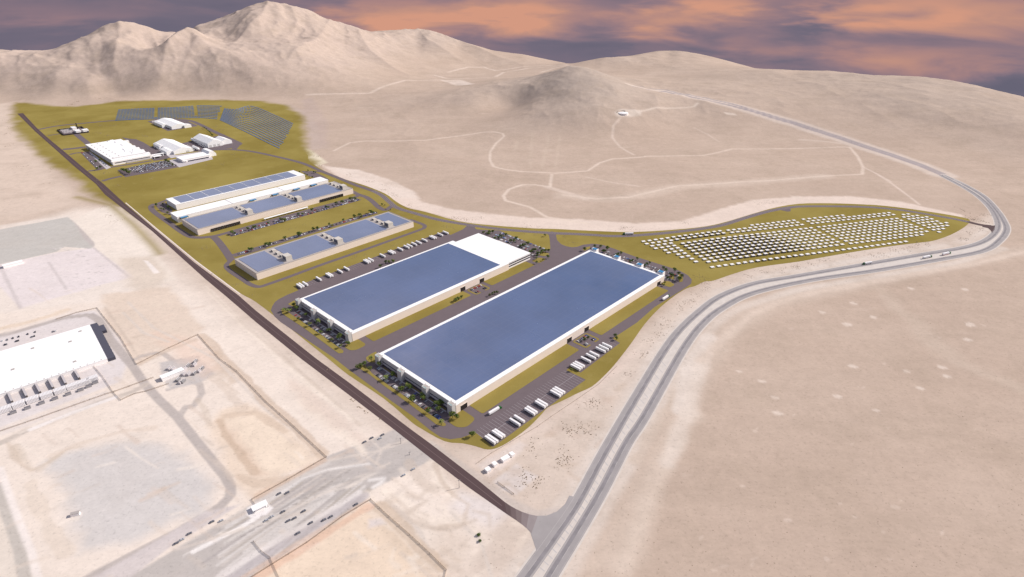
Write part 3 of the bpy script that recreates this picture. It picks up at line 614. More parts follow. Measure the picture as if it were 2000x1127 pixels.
# graded benches, tyre loops and windrows over the open plots
for _ in range(150):
    x, y = rnd.uniform(0, 900), rnd.uniform(560, 1127)
    if x > 640 and y < 560 + (x - 400) * .9: continue
    if x > 250 and x < 640 and y < 430 + x * .55: continue
    a = rnd.choice([-.32, -.3, -.5, .75, .8]) + rnd.uniform(-.1, .1); l_ = rnd.uniform(15, 70)
    pts = [(x, y), (x + l_ * .5, y + l_ * .5 * a + rnd.uniform(-3, 3)), (x + l_, y + l_ * a)]
    stroke(pts, rnd.uniform(1.5, 5), C(*(rnd.choice([(222, 204, 190), (250, 238, 226), (228, 212, 198), (216, 202, 190)]))), 3.5, rnd.uniform(.25, .6), wob=1.5)
for _ in range(40):
    x, y = rnd.uniform(760, 1060), rnd.uniform(900, 1127)
    if y < 900 + (x - 760) * .45: continue
    stroke([(x, y), (x + rnd.uniform(-40, 40), y + rnd.uniform(5, 25)), (x + rnd.uniform(-40, 40), y + rnd.uniform(25, 50))], rnd.uniform(2, 6), C(*(rnd.choice([(214, 198, 184), (246, 232, 218), (224, 206, 190)]))), 5, .5, wob=3)
for P, w in [([(600, 430 + 180), (640, 640)], 3), ([(250, 590), (300, 640), (420, 700), (520, 800), (600, 860)], 4), ([(240, 610), (280, 650), (330, 668)], 4), ([(640, 900), (740, 880), (800, 858)], 4), ([(560, 935), (700, 905), (760, 868)], 3), ([(340, 1075), (520, 1020), (660, 950), (760, 905)], 3), ([(770, 990), (820, 1040), (850, 1100)], 5), ([(880, 1000), (940, 1060), (960, 1127)], 4), ([(725, 858), (745, 880), (735, 905)], 3)]:
    stroke(P, w, C(226, 214, 204), 3, .7, wob=1)
# darker bands of graded soil just inside the plots, lane strips in the yard, mound by the junction
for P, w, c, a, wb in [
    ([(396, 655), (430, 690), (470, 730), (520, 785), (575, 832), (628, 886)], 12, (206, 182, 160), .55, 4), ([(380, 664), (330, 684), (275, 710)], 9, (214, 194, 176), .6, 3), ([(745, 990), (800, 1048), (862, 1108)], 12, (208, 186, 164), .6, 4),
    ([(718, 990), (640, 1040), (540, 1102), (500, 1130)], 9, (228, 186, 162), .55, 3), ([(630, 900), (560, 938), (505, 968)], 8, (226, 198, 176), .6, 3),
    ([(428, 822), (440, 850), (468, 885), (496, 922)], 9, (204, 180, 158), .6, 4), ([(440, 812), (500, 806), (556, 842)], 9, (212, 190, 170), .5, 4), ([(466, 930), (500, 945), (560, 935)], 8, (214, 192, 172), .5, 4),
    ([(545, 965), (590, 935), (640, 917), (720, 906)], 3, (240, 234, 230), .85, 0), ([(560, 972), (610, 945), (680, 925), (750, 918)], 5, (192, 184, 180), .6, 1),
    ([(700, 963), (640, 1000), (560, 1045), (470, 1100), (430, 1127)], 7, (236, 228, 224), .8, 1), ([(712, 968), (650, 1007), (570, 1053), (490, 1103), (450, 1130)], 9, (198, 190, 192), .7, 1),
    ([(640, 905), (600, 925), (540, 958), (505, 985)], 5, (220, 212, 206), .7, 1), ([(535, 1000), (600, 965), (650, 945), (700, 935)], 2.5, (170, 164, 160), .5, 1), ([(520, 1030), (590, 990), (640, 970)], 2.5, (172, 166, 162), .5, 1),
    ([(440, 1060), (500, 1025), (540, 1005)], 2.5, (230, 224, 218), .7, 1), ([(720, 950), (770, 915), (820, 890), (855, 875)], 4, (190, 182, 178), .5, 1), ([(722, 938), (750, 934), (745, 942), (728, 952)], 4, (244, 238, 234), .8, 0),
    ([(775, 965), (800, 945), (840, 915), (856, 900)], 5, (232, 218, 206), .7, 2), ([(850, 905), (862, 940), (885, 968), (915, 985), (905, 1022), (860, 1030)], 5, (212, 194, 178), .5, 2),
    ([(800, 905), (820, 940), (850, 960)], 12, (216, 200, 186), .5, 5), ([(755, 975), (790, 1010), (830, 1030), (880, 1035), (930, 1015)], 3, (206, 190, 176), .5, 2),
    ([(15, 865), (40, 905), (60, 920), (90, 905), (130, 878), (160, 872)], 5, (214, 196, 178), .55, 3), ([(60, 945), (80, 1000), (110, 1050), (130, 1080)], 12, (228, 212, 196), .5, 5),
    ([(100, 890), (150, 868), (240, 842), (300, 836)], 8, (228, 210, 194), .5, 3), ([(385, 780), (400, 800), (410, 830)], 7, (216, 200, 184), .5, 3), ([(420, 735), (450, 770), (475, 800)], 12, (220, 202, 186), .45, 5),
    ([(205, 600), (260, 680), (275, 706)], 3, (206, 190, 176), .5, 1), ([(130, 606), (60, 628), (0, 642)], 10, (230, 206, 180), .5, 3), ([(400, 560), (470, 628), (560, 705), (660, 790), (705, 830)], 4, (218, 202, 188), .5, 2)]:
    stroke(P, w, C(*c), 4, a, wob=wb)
for k in range(13):
    x = 470 + k * 17; y = 1050 - k * 10.5
    stroke([(x, y), (x + 9, y - 5)], 1.6, C(168, 160, 156), 1.2, .6)
# service strip along the south side and yard by the highway
stroke([(928, 906), (1050, 837), (1120, 790), (1240, 690)], 14, C(232, 214, 202), 10, .6)
fill([(962, 940), (1010, 905), (1020, 915), (1050, 930), (1010, 966), (975, 955)], C(234, 226, 224), 5, .9)
fill([(932, 908), (1015, 862), (1030, 870), (1000, 900), (956, 935)], C(234, 222, 216), 6, .8)
stroke([(838, 868), (925, 930), (1000, 985), (1050, 1008), (1090, 1000)], 12, C(206, 196, 190), 6, .7)
stroke([(838, 876), (925, 938), (1000, 993)], 5, C(226, 214, 206), 4, .5)
for _ in range(60):
    x, y = rnd.uniform(960, 1230), rnd.uniform(720, 960)
    if y > 1010 - (x - 960) * .95 + 60 or y < 900 - (x - 960) * .66: continue
    stroke([(x, y), (x + rnd.uniform(-25, 25), y + rnd.uniform(-16, 16))], rnd.uniform(3, 9), C(*(rnd.choice([(206, 186, 168), (232, 216, 204), (212, 192, 178)]))), 8, .5, wob=3)
# fading grass west of the dark road and over the rolling north-west corner
fill([(30, 200), (110, 207), (150, 208), (224, 198), (300, 196), (400, 195), (508, 197), (560, 206), (592, 228), (598, 285), (604, 300), (620, 330), (500, 400), (300, 440), (240, 405), (200, 396), (150, 352), (90, 318), (56, 284), (32, 252), (22, 220)], None, 42, grass=True, wob=16)
stroke([(150, 385), (215, 400), (262, 440), (300, 480), (312, 495)], 12, None, 26, .8, grass=True)

# ------------------------------------------------------------------ the ground sheet
def build_ground():
    me = bpy.data.meshes.new('ground')
    nv = NR * NT
    co = np.empty((nv + 1, 3)); co[:nv, 0] = X_; co[:nv, 1] = Y_; co[:nv, 2] = ZG.ravel(); co[nv] = 0
    i, j = np.meshgrid(np.arange(NR - 1), np.arange(NT), indexing='ij'); j2 = (j + 1) % NT
    q = np.stack([i * NT + j, i * NT + j2, (i + 1) * NT + j2, (i + 1) * NT + j], -1).reshape(-1, 4)[:, ::-1]
    jj = np.arange(NT); tri = np.stack([np.full(NT, nv), jj, (jj + 1) % NT], -1)[:, ::-1]
    me.vertices.add(nv + 1); me.vertices.foreach_set('co', co.ravel())
    loops = np.r_[q.ravel(), tri.ravel()].astype(np.int32)
    me.loops.add(len(loops)); me.loops.foreach_set('vertex_index', loops)
    st = np.r_[np.arange(len(q)) * 4, len(q) * 4 + np.arange(NT) * 3].astype(np.int32)
    me.polygons.add(len(st)); me.polygons.foreach_set('loop_start', st)
    me.update(calc_edges=True)
    me.polygons.foreach_set('use_smooth', np.ones(len(st), bool))
    a = me.attributes.new('Col', 'FLOAT_COLOR', 'POINT'); c4 = np.ones((nv + 1, 4)); c4[:nv, :3] = CC; c4[nv, :3] = CC[0]; a.data.foreach_set('color', c4.ravel())
    for n, arr in (('grass', GR), ('rock', RK)):
        a = me.attributes.new(n, 'FLOAT', 'POINT'); a.data.foreach_set('value', np.r_[arr, 0.0])
    me.materials.append(M['ground']); me.update()
    return tag(link('ground', me), kind='structure')
build_ground()

from mathutils.geometry import tessellate_polygon
from mathutils import Vector
def sheet(name, P, m, z, thick=0.0, kind='structure'):
    me = bpy.data.meshes.new(name); n = len(P)
    tr = tessellate_polygon([[Vector((p[0], p[1], 0)) for p in P]])
    vs = [(p[0], p[1], z) for p in P]; fs = []
    for t in tr:
        a, b, c = (P[k] for k in t)
        fs.append(tuple(t) if (b[0] - a[0]) * (c[1] - a[1]) - (b[1] - a[1]) * (c[0] - a[0]) > 0 else tuple(reversed(t)))
    if thick:
        vs += [(p[0], p[1], z - thick) for p in P]; ar = sum(P[i][0] * P[(i + 1) % n][1] - P[(i + 1) % n][0] * P[i][1] for i in range(n))
        for i in range(n):
            j = (i + 1) % n; fs.append((i, n + i, n + j, j) if ar > 0 else (j, n + j, n + i, i))
    me.from_pydata(vs, [], fs); me.materials.append(m); me.update()
    return tag(link(name, me), kind=kind)
def rounded(P, r, k=4):
    out = []; n = len(P)
    for i in range(n):
        a, b, c = P[i - 1], P[i], P[(i + 1) % n]
        d1 = math.hypot(a[0] - b[0], a[1] - b[1]); d2 = math.hypot(c[0] - b[0], c[1] - b[1]); q = min(r, d1 * .45, d2 * .45)
        s = (b[0] + (a[0] - b[0]) / d1 * q, b[1] + (a[1] - b[1]) / d1 * q); e = (b[0] + (c[0] - b[0]) / d2 * q, b[1] + (c[1] - b[1]) / d2 * q)
        for t in range(k + 1):
            t /= k; out.append(((1 - t) ** 2 * s[0] + 2 * t * (1 - t) * b[0] + t * t * e[0], (1 - t) ** 2 * s[1] + 2 * t * (1 - t) * b[1] + t * t * e[1]))
    return out
def spline(P, k=6):
    out = []; n = len(P)
    for i in range(n - 1):
        p0, p1, p2, p3 = P[max(i - 1, 0)], P[i], P[i + 1], P[min(i + 2, n - 1)]
        for s in range(k):
            t = s / k
            out.append(tuple(.5 * (2 * p1[d] + (p2[d] - p0[d]) * t + (2 * p0[d] - 5 * p1[d] + 4 * p2[d] - p3[d]) * t * t + (3 * p1[d] - p0[d] - 3 * p2[d] + p3[d]) * t ** 3) for d in (0, 1)))
    out.append(P[-1]); return out
def ribbon_mb(mb, P, w, z, off=0.0, dash=None):
    n = len(P); Ls = []; acc = 0
    for i in range(n):
        a = P[max(i - 1, 0)]; b = P[min(i + 1, n - 1)]; d = math.hypot(b[0] - a[0], b[1] - a[1]) or 1
        nx, ny = -(b[1] - a[1]) / d, (b[0] - a[0]) / d
        if i: acc += math.hypot(P[i][0] - P[i - 1][0], P[i][1] - P[i - 1][1])
        cx, cy = P[i][0] + nx * off, P[i][1] + ny * off
        zz = z + (zt(cx, cy) if math.hypot(cx, cy) > 1500 else 0)
        Ls.append(((cx + nx * w / 2, cy + ny * w / 2, zz), (cx - nx * w / 2, cy - ny * w / 2, zz), acc))
    for i in range(n - 1):
        if dash and int(Ls[i][2] / dash) % 2: continue
        mb.add([Ls[i][1], Ls[i + 1][1], Ls[i + 1][0], Ls[i][0]], [(0, 1, 2, 3)])
def resample(P, step):
    out = [P[0]]; 
    for a, b in zip(P, P[1:]):
        d = math.hypot(b[0] - a[0], b[1] - a[1]); k = max(1, int(d / step))
        for i in range(1, k + 1): out.append((a[0] + (b[0] - a[0]) * i / k, a[1] + (b[1] - a[1]) * i / k))
    return out
def road(name, pix, w, m, z, step=12, sm=True):
    P = [W(*p) for p in pix]; P = spline(P) if sm else P; P = resample(P, step)
    mb = MB(); ribbon_mb(mb, P, w, z); o = link(name, mb.mesh(name, [m])); tag(o, kind='structure'); return P

GRASS = [(241, 395), (300, 443), (380, 508), (440, 553), (473, 575), (500, 590), (560, 636), (639, 699), (680, 732), (749, 778), (802, 823), (824, 838), (869, 862), (904, 866), (930, 872), (952, 878), (973, 874), (1000, 859), (1032, 835), (1056, 811), (1070, 796), (1096, 784), (1128, 768), (1156, 755), (1178, 736), (1198, 715), (1218, 690), (1236, 666), (1260, 632), (1290, 600), (1320, 576), (1342, 563), (1357, 559), (1376, 550), (1394, 548), (1432, 535), (1480, 522), (1560, 511), (1604, 503), (1668, 492), (1732, 482), (1796, 474), (1824, 470), (1856, 459), (1880, 446), (1892, 436), (1894, 430), (1886, 426), (1856, 420), (1792, 410), (1728, 402), (1680, 399), (1620, 397), (1560, 398), (1512, 406), (1472, 417), (1400, 438), (1336, 447), (1240, 453), (1160, 451), (1080, 447), (1040, 446), (960, 440), (896, 432), (832, 414), (800, 407), (784, 400), (770, 391), (752, 378), (712, 362), (664, 347), (632, 333), (611, 320), (602, 311), (598, 300), (560, 285), (460, 300), (300, 320), (215, 368)]
GP = spline([G(*p) for p in GRASS] , 3)
sheet('grass_field', GP, M['grass'], 0.05)
zl = [0.08]
def nz(): zl[0] += 0.006; return zl[0]
# the long dark road
DRE = [(45, 221), (72, 250), (94, 270), (128, 298), (168, 332), (202, 359), (243, 397), (380, 513), (466, 577), (500, 607), (617, 700), (680, 746), (803, 839), (840, 866), (883, 899), (936, 940), (985, 980)]
DRW = [(34, 222), (69, 257), (112, 295), (144, 324), (187, 359), (205, 380), (298, 452), (400, 544), (442, 579), (500, 629), (586, 699), (680, 770), (770, 839), (840, 894), (917, 953), (990, 1004)]
sheet('dark_road', [G(*p) for p in DRE] + [G(*p) for p in reversed(DRW)], M['dark_road'], 0.12)
for i, (cc_, q) in enumerate([((104, 89, 89), [(985, 980), (996, 987.5), (999, 1010), (990, 1004)]), ((117, 102, 102), [(996, 987.5), (1007, 994), (1009, 1016.5), (999, 1010)]), ((130, 116, 115), [(1007, 994), (1019, 999.5), (1018, 1023), (1009, 1016.5)]), ((145, 132, 132), [(1019, 999.5), (1033, 1004.5), (1028, 1031), (1018, 1023)]), ((160, 150, 150), [(1033, 1004.5), (1050, 1008), (1038, 1042), (1028, 1031)])]):
    sheet('road_patch', [G(*p) for p in q], mat('worn_road_patch', C(*cc_), .9, .1, var=.1, vscale=.1), .125)
mb = MB(); c1 = [((a[0] + b[0]) / 2, (a[1] + b[1]) / 2) for a, b in zip(resample([G(*p) for p in DRE], 1e9), resample([G(*p) for p in DRW], 1e9))]
ribbon_mb(mb, resample([G(*p) for p in [(39.5, 221.5), (70, 253), (103, 283), (156, 328), (224, 388), (340, 482), (454, 578), (500, 618), (601, 699), (680, 758), (786, 839), (840, 880), (926, 946), (980, 988)]], 20), .7, .135)
tag(link('dark_road_centre_line', mb.mesh('dark_road_centre_line', [mat('faded_road_line', C(118, 100, 100), .9)])), kind='structure')
mb = MB(); ribbon_mb(mb, resample([G(x + 2.5, y - 1) for x, y in [(243, 397), (300, 445), (380, 511), (466, 575)]], 30), 2.2, .07)
tag(link('sand_verge', mb.mesh('sand_verge', [mat('pale_sand', C(240, 226, 216), 1, 0, var=.04, vscale=.2)])), kind='structure')

# asphalt of the two big plants
YARD = [(529, 606), (532, 598), (537, 590), (545, 584), (561, 576), (583, 567), (578, 560), (600, 551), (866, 452), (880, 459), (904, 448), (912, 441), (927, 443), (930, 448), (945, 449), (975, 450), (1000, 461), (1040, 476), (1072, 490), (1075, 485), (1074, 470), (1072, 459), (1066, 455), (1078, 452), (1088, 455), (1086, 460), (1088, 469), (1096, 477), (1106, 481), (1117, 483), (1128, 482), (1139, 478), (1157, 476), (1176, 478), (1200, 486), (1240, 501), (1288, 516), (1304, 521), (1328, 529), (1344, 538), (1351, 546), (1350, 554), (1339, 562), (1304, 584), (1278, 600), (1244, 630), (1212, 651), (1196, 661), (1211, 670), (1134, 728), (1114, 716), (1106, 723), (1144, 741.6), (963, 873), (927, 843), (915, 850), (901, 855), (880, 858), (861, 854), (840, 840), (808, 814), (760, 780), (680, 721), (652, 699), (548, 629), (536, 618)]
sheet('plant_yard_asphalt', [G(*p) for p in YARD], M['asphalt'], 0.10)
r4 = lambda pts: [G(*p) for p in zm(680, 660, 6.25, pts)]
def isle(P, r=3): sheet('grass_island', rounded(P, r) if r else P, M['grass'], 0.25, .2)
isle([UV(361, 411), UV(361, 387.5), UV(542, 387.5), UV(542, 411)])
isle([UV(592, 411), UV(592, 387.5), UV(776, 388), UV(776, 411)])
isle([UV(325, 408), UV(325, 392), UV(333, 384), UV(350, 387), UV(350, 411), UV(342, 414)], 6)
isle([UV(787, 409), UV(787, 392), UV(801, 391), UV(806, 404), UV(798, 413)], 4)
isle(r4([(120, 350), (150, 325), (210, 340), (300, 440), (480, 570), (700, 720), (1000, 935), (1100, 1000), (1185, 1040), (1195, 1068), (1160, 1080), (1080, 1060), (950, 960), (600, 700), (430, 580), (250, 440), (130, 370)]), 0)
isle(r4([(215, 240), (290, 190), (345, 165), (350, 250), (340, 300), (255, 300), (225, 270)]))
isle([UV(343, 561), UV(548, 561), UV(548, 565), UV(343, 565)], 1); isle([UV(588, 561), UV(795, 561), UV(795, 565), UV(588, 565)], 1)
isle([UV(554, 561), UV(582, 561), UV(580, 572), UV(556, 572)], 3)
isle([UV(364, 629), UV(364, 606), UV(548, 606), UV(548, 629)]); isle([UV(594, 629), UV(594, 606), UV(700, 607), UV(700, 629)])
isle([UV(329, 626), UV(329, 611), UV(336, 605), UV(353, 606), UV(353, 629)], 6)
isle([UV(708, 622), UV(712, 606), UV(733, 608), UV(730, 622)], 4); isle([UV(734, 634), UV(740, 618), UV(755, 618), UV(752, 634)], 4)
r2b = lambda pts: [G(*p) for p in zm(500, 520, 6.25, pts)]
isle(r2b([(310, 540), (340, 515), (425, 585), (600, 700), (800, 840), (1070, 1035), (1060, 1060), (1010, 1065), (960, 1030), (600, 765), (320, 580)]), 0)
isle(r2b([(385, 465), (470, 415), (500, 480), (480, 500)]))
r7 = lambda pts: [G(*p) for p in zm(1080, 440, 6.25, pts)]
isle(r7([(1530, 600), (1560, 595), (1590, 650), (1580, 690), (1540, 695), (1535, 650)]), 0); isle(r7([(1420, 640), (1450, 610), (1500, 640), (1470, 665)]), 0)
isle(r7([(360, 300), (400, 270), (455, 258), (450, 285), (390, 310)]), 0)
def dock_lot(u0, u1, v0, v1):
    isle([UV(u0, v1), UV(u0, v0), UV(u1, v0), UV(u1, v1)], 4)
    sheet('parking_pocket', [UV(u0 + 3, v1 - 1.5), UV(u0 + 3, v0 + 2.5), UV((u0 + u1) / 2 - 5, v0 + 2.5), UV((u0 + u1) / 2 - 5, v0 - .5), UV((u0 + u1) / 2 + 5, v0 - .5), UV((u0 + u1) / 2 + 5, v0 + 2.5), UV(u1 - 3, v0 + 2.5), UV(u1 - 3, v1 - 1.5)], M['asphalt'], .27)
dock_lot(551, 583, 383, 407); dock_lot(554, 586, 601, 624)
sheet('sidewalk', [UV(334.2, 421), UV(335.6, 421), UV(335.6, 552), UV(334.2, 552)], M['conc'], .22, .15)
sheet('sidewalk', [UV(337.4, 633), UV(338.8, 633), UV(338.8, 762), UV(337.4, 762)], M['conc'], .22, .15)
for i, (a, b) in enumerate([(424, 452), (462, 496), (506, 545)]): sheet('grass_island', [UV(336.4, a), UV(337.8, a), UV(337.8, b), UV(336.4, b)], M['grass'], .24, .15)

# lesser roads
RING = [(388, 246), (360, 234.5)] 
ring = [(408, 294), (430, 292.5), (456, 292.5), (492, 296), (540, 306), (588, 318), (620, 331), (632, 336), (664, 349), (696, 362), (728, 373), (746, 382), (760, 394), (776, 406), (808, 416), (856, 429), (920, 440), (992, 449), (1072, 455), (1120, 457), (1160, 459), (1192, 461), (1240, 460), (1320, 453), (1400, 442), (1448, 428), (1496, 414), (1544, 405), (1588, 403), (1684, 404), (1748, 409), (1796, 416), (1860, 427), (1893, 434)]
RP = road('ring_road', ring, 11.5, M['asphalt'], 0.155)
mb = MB()
big = [p for p in RP if toUV(p)[0] > 560]
ribbon_mb(mb, RP[60:], .55, .18, -1.9, None); ribbon_mb(mb, RP[60:], .55, .18, 1.9, None); ribbon_mb(mb, RP[60:], .5, .18, 5.2); ribbon_mb(mb, RP[60:], .5, .18, -5.2)
# stall lines of the trailer lots
def lines(u0, u1, du, v0, v1, w=.35):
    u = u0
    while u <= u1:
        p = [UV(u - w / 2, v0), UV(u + w / 2, v0), UV(u + w / 2, v1), UV(u - w / 2, v1)]
        mb.add([(x, y, .13) for x, y in p], [(0, 1, 2, 3)]); u += du
lines(334, 494, 4.6, 341.5, 373); lines(504, 590, 4.6, 357.5, 372); lines(374, 690, 5.0, 821, 838, .3)
mb.add([(x, y, .135) for x, y in (UV(334, 356.9), UV(494, 356.9), UV(494, 357.4), UV(334, 357.4))], [(0, 1, 2, 3)])
lines3 = []
for (v, a, b) in ((0, 0, 0),): pass
def vlines(v0, v1, dv, u0, u1, w=.3):
    v = v0
    while v <= v1:
        p = [UV(u0, v - w / 2), UV(u1, v - w / 2), UV(u1, v + w / 2), UV(u0, v + w / 2)]
        mb.add([(x, y, .14) for x, y in p], [(0, 1, 2, 3)]); v += dv
vlines(424, 548, 2.9, 328.6, 334); vlines(418, 545, 2.9, 319.8, 325); vlines(634, 760, 2.9, 332, 337.2); vlines(630, 754, 2.9, 323.4, 328.6)
tag(link('road_markings', mb.mesh('road_markings', [M['paint']])), kind='structure')
road('exit_road', [(1890, 433), (1905, 437), (1920, 440), (1938, 442)], 12, M['dark_road'], .16)
fillp = sheet('exit_road_mouth', [G(*p) for p in zm(1680, 340, 6.25, [(1500, 622), (1560, 632), (1650, 628), (1640, 680), (1610, 720), (1595, 690), (1560, 660), (1490, 645)])], M['dark_road'], .165)
sheet('layby', [G(*p) for p in zm(1240, 380, 6.25, [(1780, 190), (1900, 165), (1900, 205), (1860, 208)])], M['asphalt'], .17)
road('plant_road', [(302, 398), (295, 403), (299, 412), (316, 425), (333, 437), (352, 451), (372, 462), (392, 464), (414, 462), (428, 459), (450, 453), (520, 433), (600, 411), (660, 395), (690, 386), (700, 382)], 11, M['asphalt'], .150)
road('plant_road', [(686, 373), (700, 380), (715, 385), (728, 394), (740, 405), (752, 410), (762, 405), (768, 400)], 12, M['asphalt'], .142)
road('plant_road', [(414, 461), (425, 470), (441, 491), (452, 508)], 13, M['asphalt'], .138)
road('plant_road', [(456, 504), (447, 512), (442, 519), (449, 529), (476, 547), (490, 556), (506, 560), (524, 555), (572, 538), (620, 520), (700, 492), (770, 467), (820, 449), (829, 444), (827, 439), (809, 432), (800, 429)], 8.5, M['asphalt'], .134)
road('plant_road', [(300, 401), (330, 389)], 9, M['asphalt'], .13)
sheet('parking_lot_asphalt', [G(*p) for p in [(303, 400), (322, 395), (337, 411), (333, 420), (315, 414)]], M['asphalt'], .128)
sheet('parking_lot_asphalt', [G(*p) for p in [(588, 334), (612, 335), (632, 344), (645, 352), (622, 350), (600, 343)]], M['asphalt'], .126)
road('plant_road', [(604, 335), (618, 335), (630, 336)], 8, M['asphalt'], .125)
sheet('parking_lot_asphalt', [UV(392, 1119), UV(688, 1119), UV(688, 1141), UV(392, 1141)], M['asphalt'], .124)
sheet('parking_lot_asphalt', [UV(356, 1020), UV(664, 1020), UV(664, 1036), UV(356, 1036)], M['asphalt'], .123)
road('plant_road', [(476, 497), (520, 484)], 6, M['asphalt'], .121)
# factory roads and lots
rd = lambda n, pts, w, i: road(n, pts, w, M['asphalt'], .10 + i * .002)
rd('factory_road', [(75, 253), (112, 246), (160, 241), (216, 236), (262, 233), (304, 232.5), (345, 233), (372, 236), (390, 243), (416, 256), (440, 267), (470, 281)], 15, 1)
rd('factory_road', [(94, 265), (118, 261)], 9, 2); rd('factory_road', [(149, 262), (160, 271), (170, 279), (180, 290)], 16, 3)
rd('factory_road', [(122, 292), (144, 290), (176, 286), (186, 285)], 20, 4); rd('factory_road', [(136, 302), (148, 299), (162, 298)], 10, 5)
rd('factory_road', [(172, 334), (190, 332), (208, 328), (240, 323), (296, 314)], 12, 6); rd('factory_road', [(200, 354), (215, 349), (238, 344)], 12, 7)
rd('factory_road', [(466, 281), (456, 293)], 15, 8)
PG = lambda n, pts, m, z: sheet(n, [G(*p) for p in pts], m, z)
PG('parking_lot_asphalt', [(157, 298), (173, 296), (216, 327), (189, 331)], M['asphalt'], .116)
PG('parking_lot_asphalt', [(229, 332), (320, 314), (332, 313), (352, 326), (245, 346)], M['asphalt'], .118)
PG('factory_yard_asphalt', [(238, 268), (253, 271), (266, 272), (280, 278), (293, 286), (303, 287), (341, 305), (333, 308), (318, 312), (300, 314), (285, 300)], M['asphalt'], .120)
PG('factory_yard_asphalt', [(345, 282), (387, 273), (422, 266), (436, 262), (473, 282), (458, 289), (400, 296), (376, 296)], M['asphalt'], .122)
PG('factory_yard_asphalt', [(288, 237), (304, 233.5), (362, 234.5), (387, 246), (328, 256)], M['asphalt'], .124)
PG('substation_pad', [(112, 255), (160, 248), (174, 259), (125, 265)], M['asphalt'], .126)
PG('concrete_apron', [(302, 287), (315, 285), (342, 303), (408, 294), (412, 296), (334, 309)], M['conc'], .128)
PG('concrete_apron', [(330, 313), (341, 311), (414, 306), (416, 311), (350, 327)], M['conc'], .130)
PG('concrete_path', [(172, 297), (176, 296), (217, 327), (208, 331)], M['conc'], .132)

# the divided highway
HL = [(1000, 1160), (1032, 1116), (1083, 1045), (1128, 978), (1176, 889), (1224, 805), (1258, 748), (1292, 692), (1324, 648), (1366, 608), (1408, 578), (1472, 554), (1552, 540), (1680, 518), (1808, 496), (1880, 484), (1920, 472), (1943, 455), (1949, 436), (1936, 409), (1912, 385), (1880, 364), (1838, 341)]
HR = [(1045, 1180), (1083, 1115), (1128, 1042), (1176, 960), (1224, 868), (1252, 826), (1279, 780), (1336, 680), (1371, 634), (1410, 602), (1472, 572), (1584, 547), (1712, 528), (1840, 506), (1920, 490), (1952, 470), (1966, 449), (1960, 430), (1946, 409), (1921, 383), (1880, 358), (1842, 340)]
pl = [G(*p) for p in HL]; pr = [G(*p) for p in HR]
sl, sr = resample(spline(pl), 12), resample(spline(pr), 12)
mb = MB(); ctr = [W((a[0] + b[0]) / 2, (a[1] + b[1]) / 2) for a, b in zip([HL[0], HL[2], HL[4], HL[6], HL[8], HL[9], HL[10], HL[11], HL[13], HL[14], HL[16], HL[17], HL[19], HL[20], HL[22]], [HR[0], HR[2], HR[4], HR[6], HR[7], HR[8], HR[9], HR[10], HR[12], HR[13], HR[14], HR[16], HR[18], HR[19], HR[21]])]
tag(link('highway_median', (lambda m_: (ribbon_mb(m_, resample(spline(ctr), 12), 17, .06), m_.mesh('highway_median', [M['median']]))[1])(MB())), kind='structure')
def two(name, P, w, m, z, off=0):
    m_ = MB(); ribbon_mb(m_, P, w, z, off); tag(link(name, m_.mesh(name, [m])), kind='structure')
two('highway_shoulder', sl, 15, M['verge'], .075); two('highway_shoulder', sr, 15, M['verge'], .08)
two('highway', sl, 11, M['hwy'], .11); two('highway', sr, 11, M['hwy'], .12)
two('highway_lane', sl, 3.4, M['hwyd'], .14, -1.9); two('highway_lane', sr, 3.4, M['hwyd'], .14, 1.9)
mb = MB()
for P, e in ((sl, 1), (sr, -1)):
    ribbon_mb(mb, P, .22, .17, 4.6); ribbon_mb(mb, P, .22, .17, -4.6); ribbon_mb(mb, resample(P, 6), .3, .17, 0, dash=12)
# cross ruts in the median near the junction
for i in range(34):
    t = i / 33; y = 700 + 400 * t
    xl = np.interp(y, [p[1] for p in reversed(HL)][::-1] if False else sorted(p[1] for p in HL[:10]), [p[0] for p in sorted(HL[:10], key=lambda q: q[1])])
    xr = np.interp(y + 26, sorted(p[1] for p in HR[:9]), [p[0] for p in sorted(HR[:9], key=lambda q: q[1])])
    a, b = G(xl, y), G(xr, y + 26); a2 = (a[0] + (b[0] - a[0]) * .25, a[1] + (b[1] - a[1]) * .25); b2 = (a[0] + (b[0] - a[0]) * .62, a[1] + (b[1] - a[1]) * .62)
    ribbon_mb(mb, [a2, b2], 1.0, .1)
tag(link('highway_markings', mb.mesh('highway_markings', [mat('worn_highway_paint', C(204, 198, 196), .8)])), kind='structure')
sheet('junction_asphalt', [G(*p) for p in [(1047, 1007.5), (1068, 1007), (1088, 999), (1104, 984), (1112, 968), (1140, 975), (1085, 1060), (1052, 1098), (1046, 1070), (1036, 1040)]], M['hwy'], .1)

# ------------------------------------------------------------------ buildings
def site(name, label, cat, u, v, rz=None, group=None, z=0):
    p = UV(u, v); return thing(name, label, cat, (p[0], p[1], z), YAW if rz is None else rz, group)
def ring(mb, x0, x1, y0, y1, t, z0, z1):
    mb.box(x0, x1, y0, y0 + t, z0, z1); mb.box(x0, x1, y1 - t, y1, z0, z1); mb.box(x0, x0 + t, y0 + t, y1 - t, z0, z1); mb.box(x1 - t, x1, y0 + t, y1 - t, z0, z1)

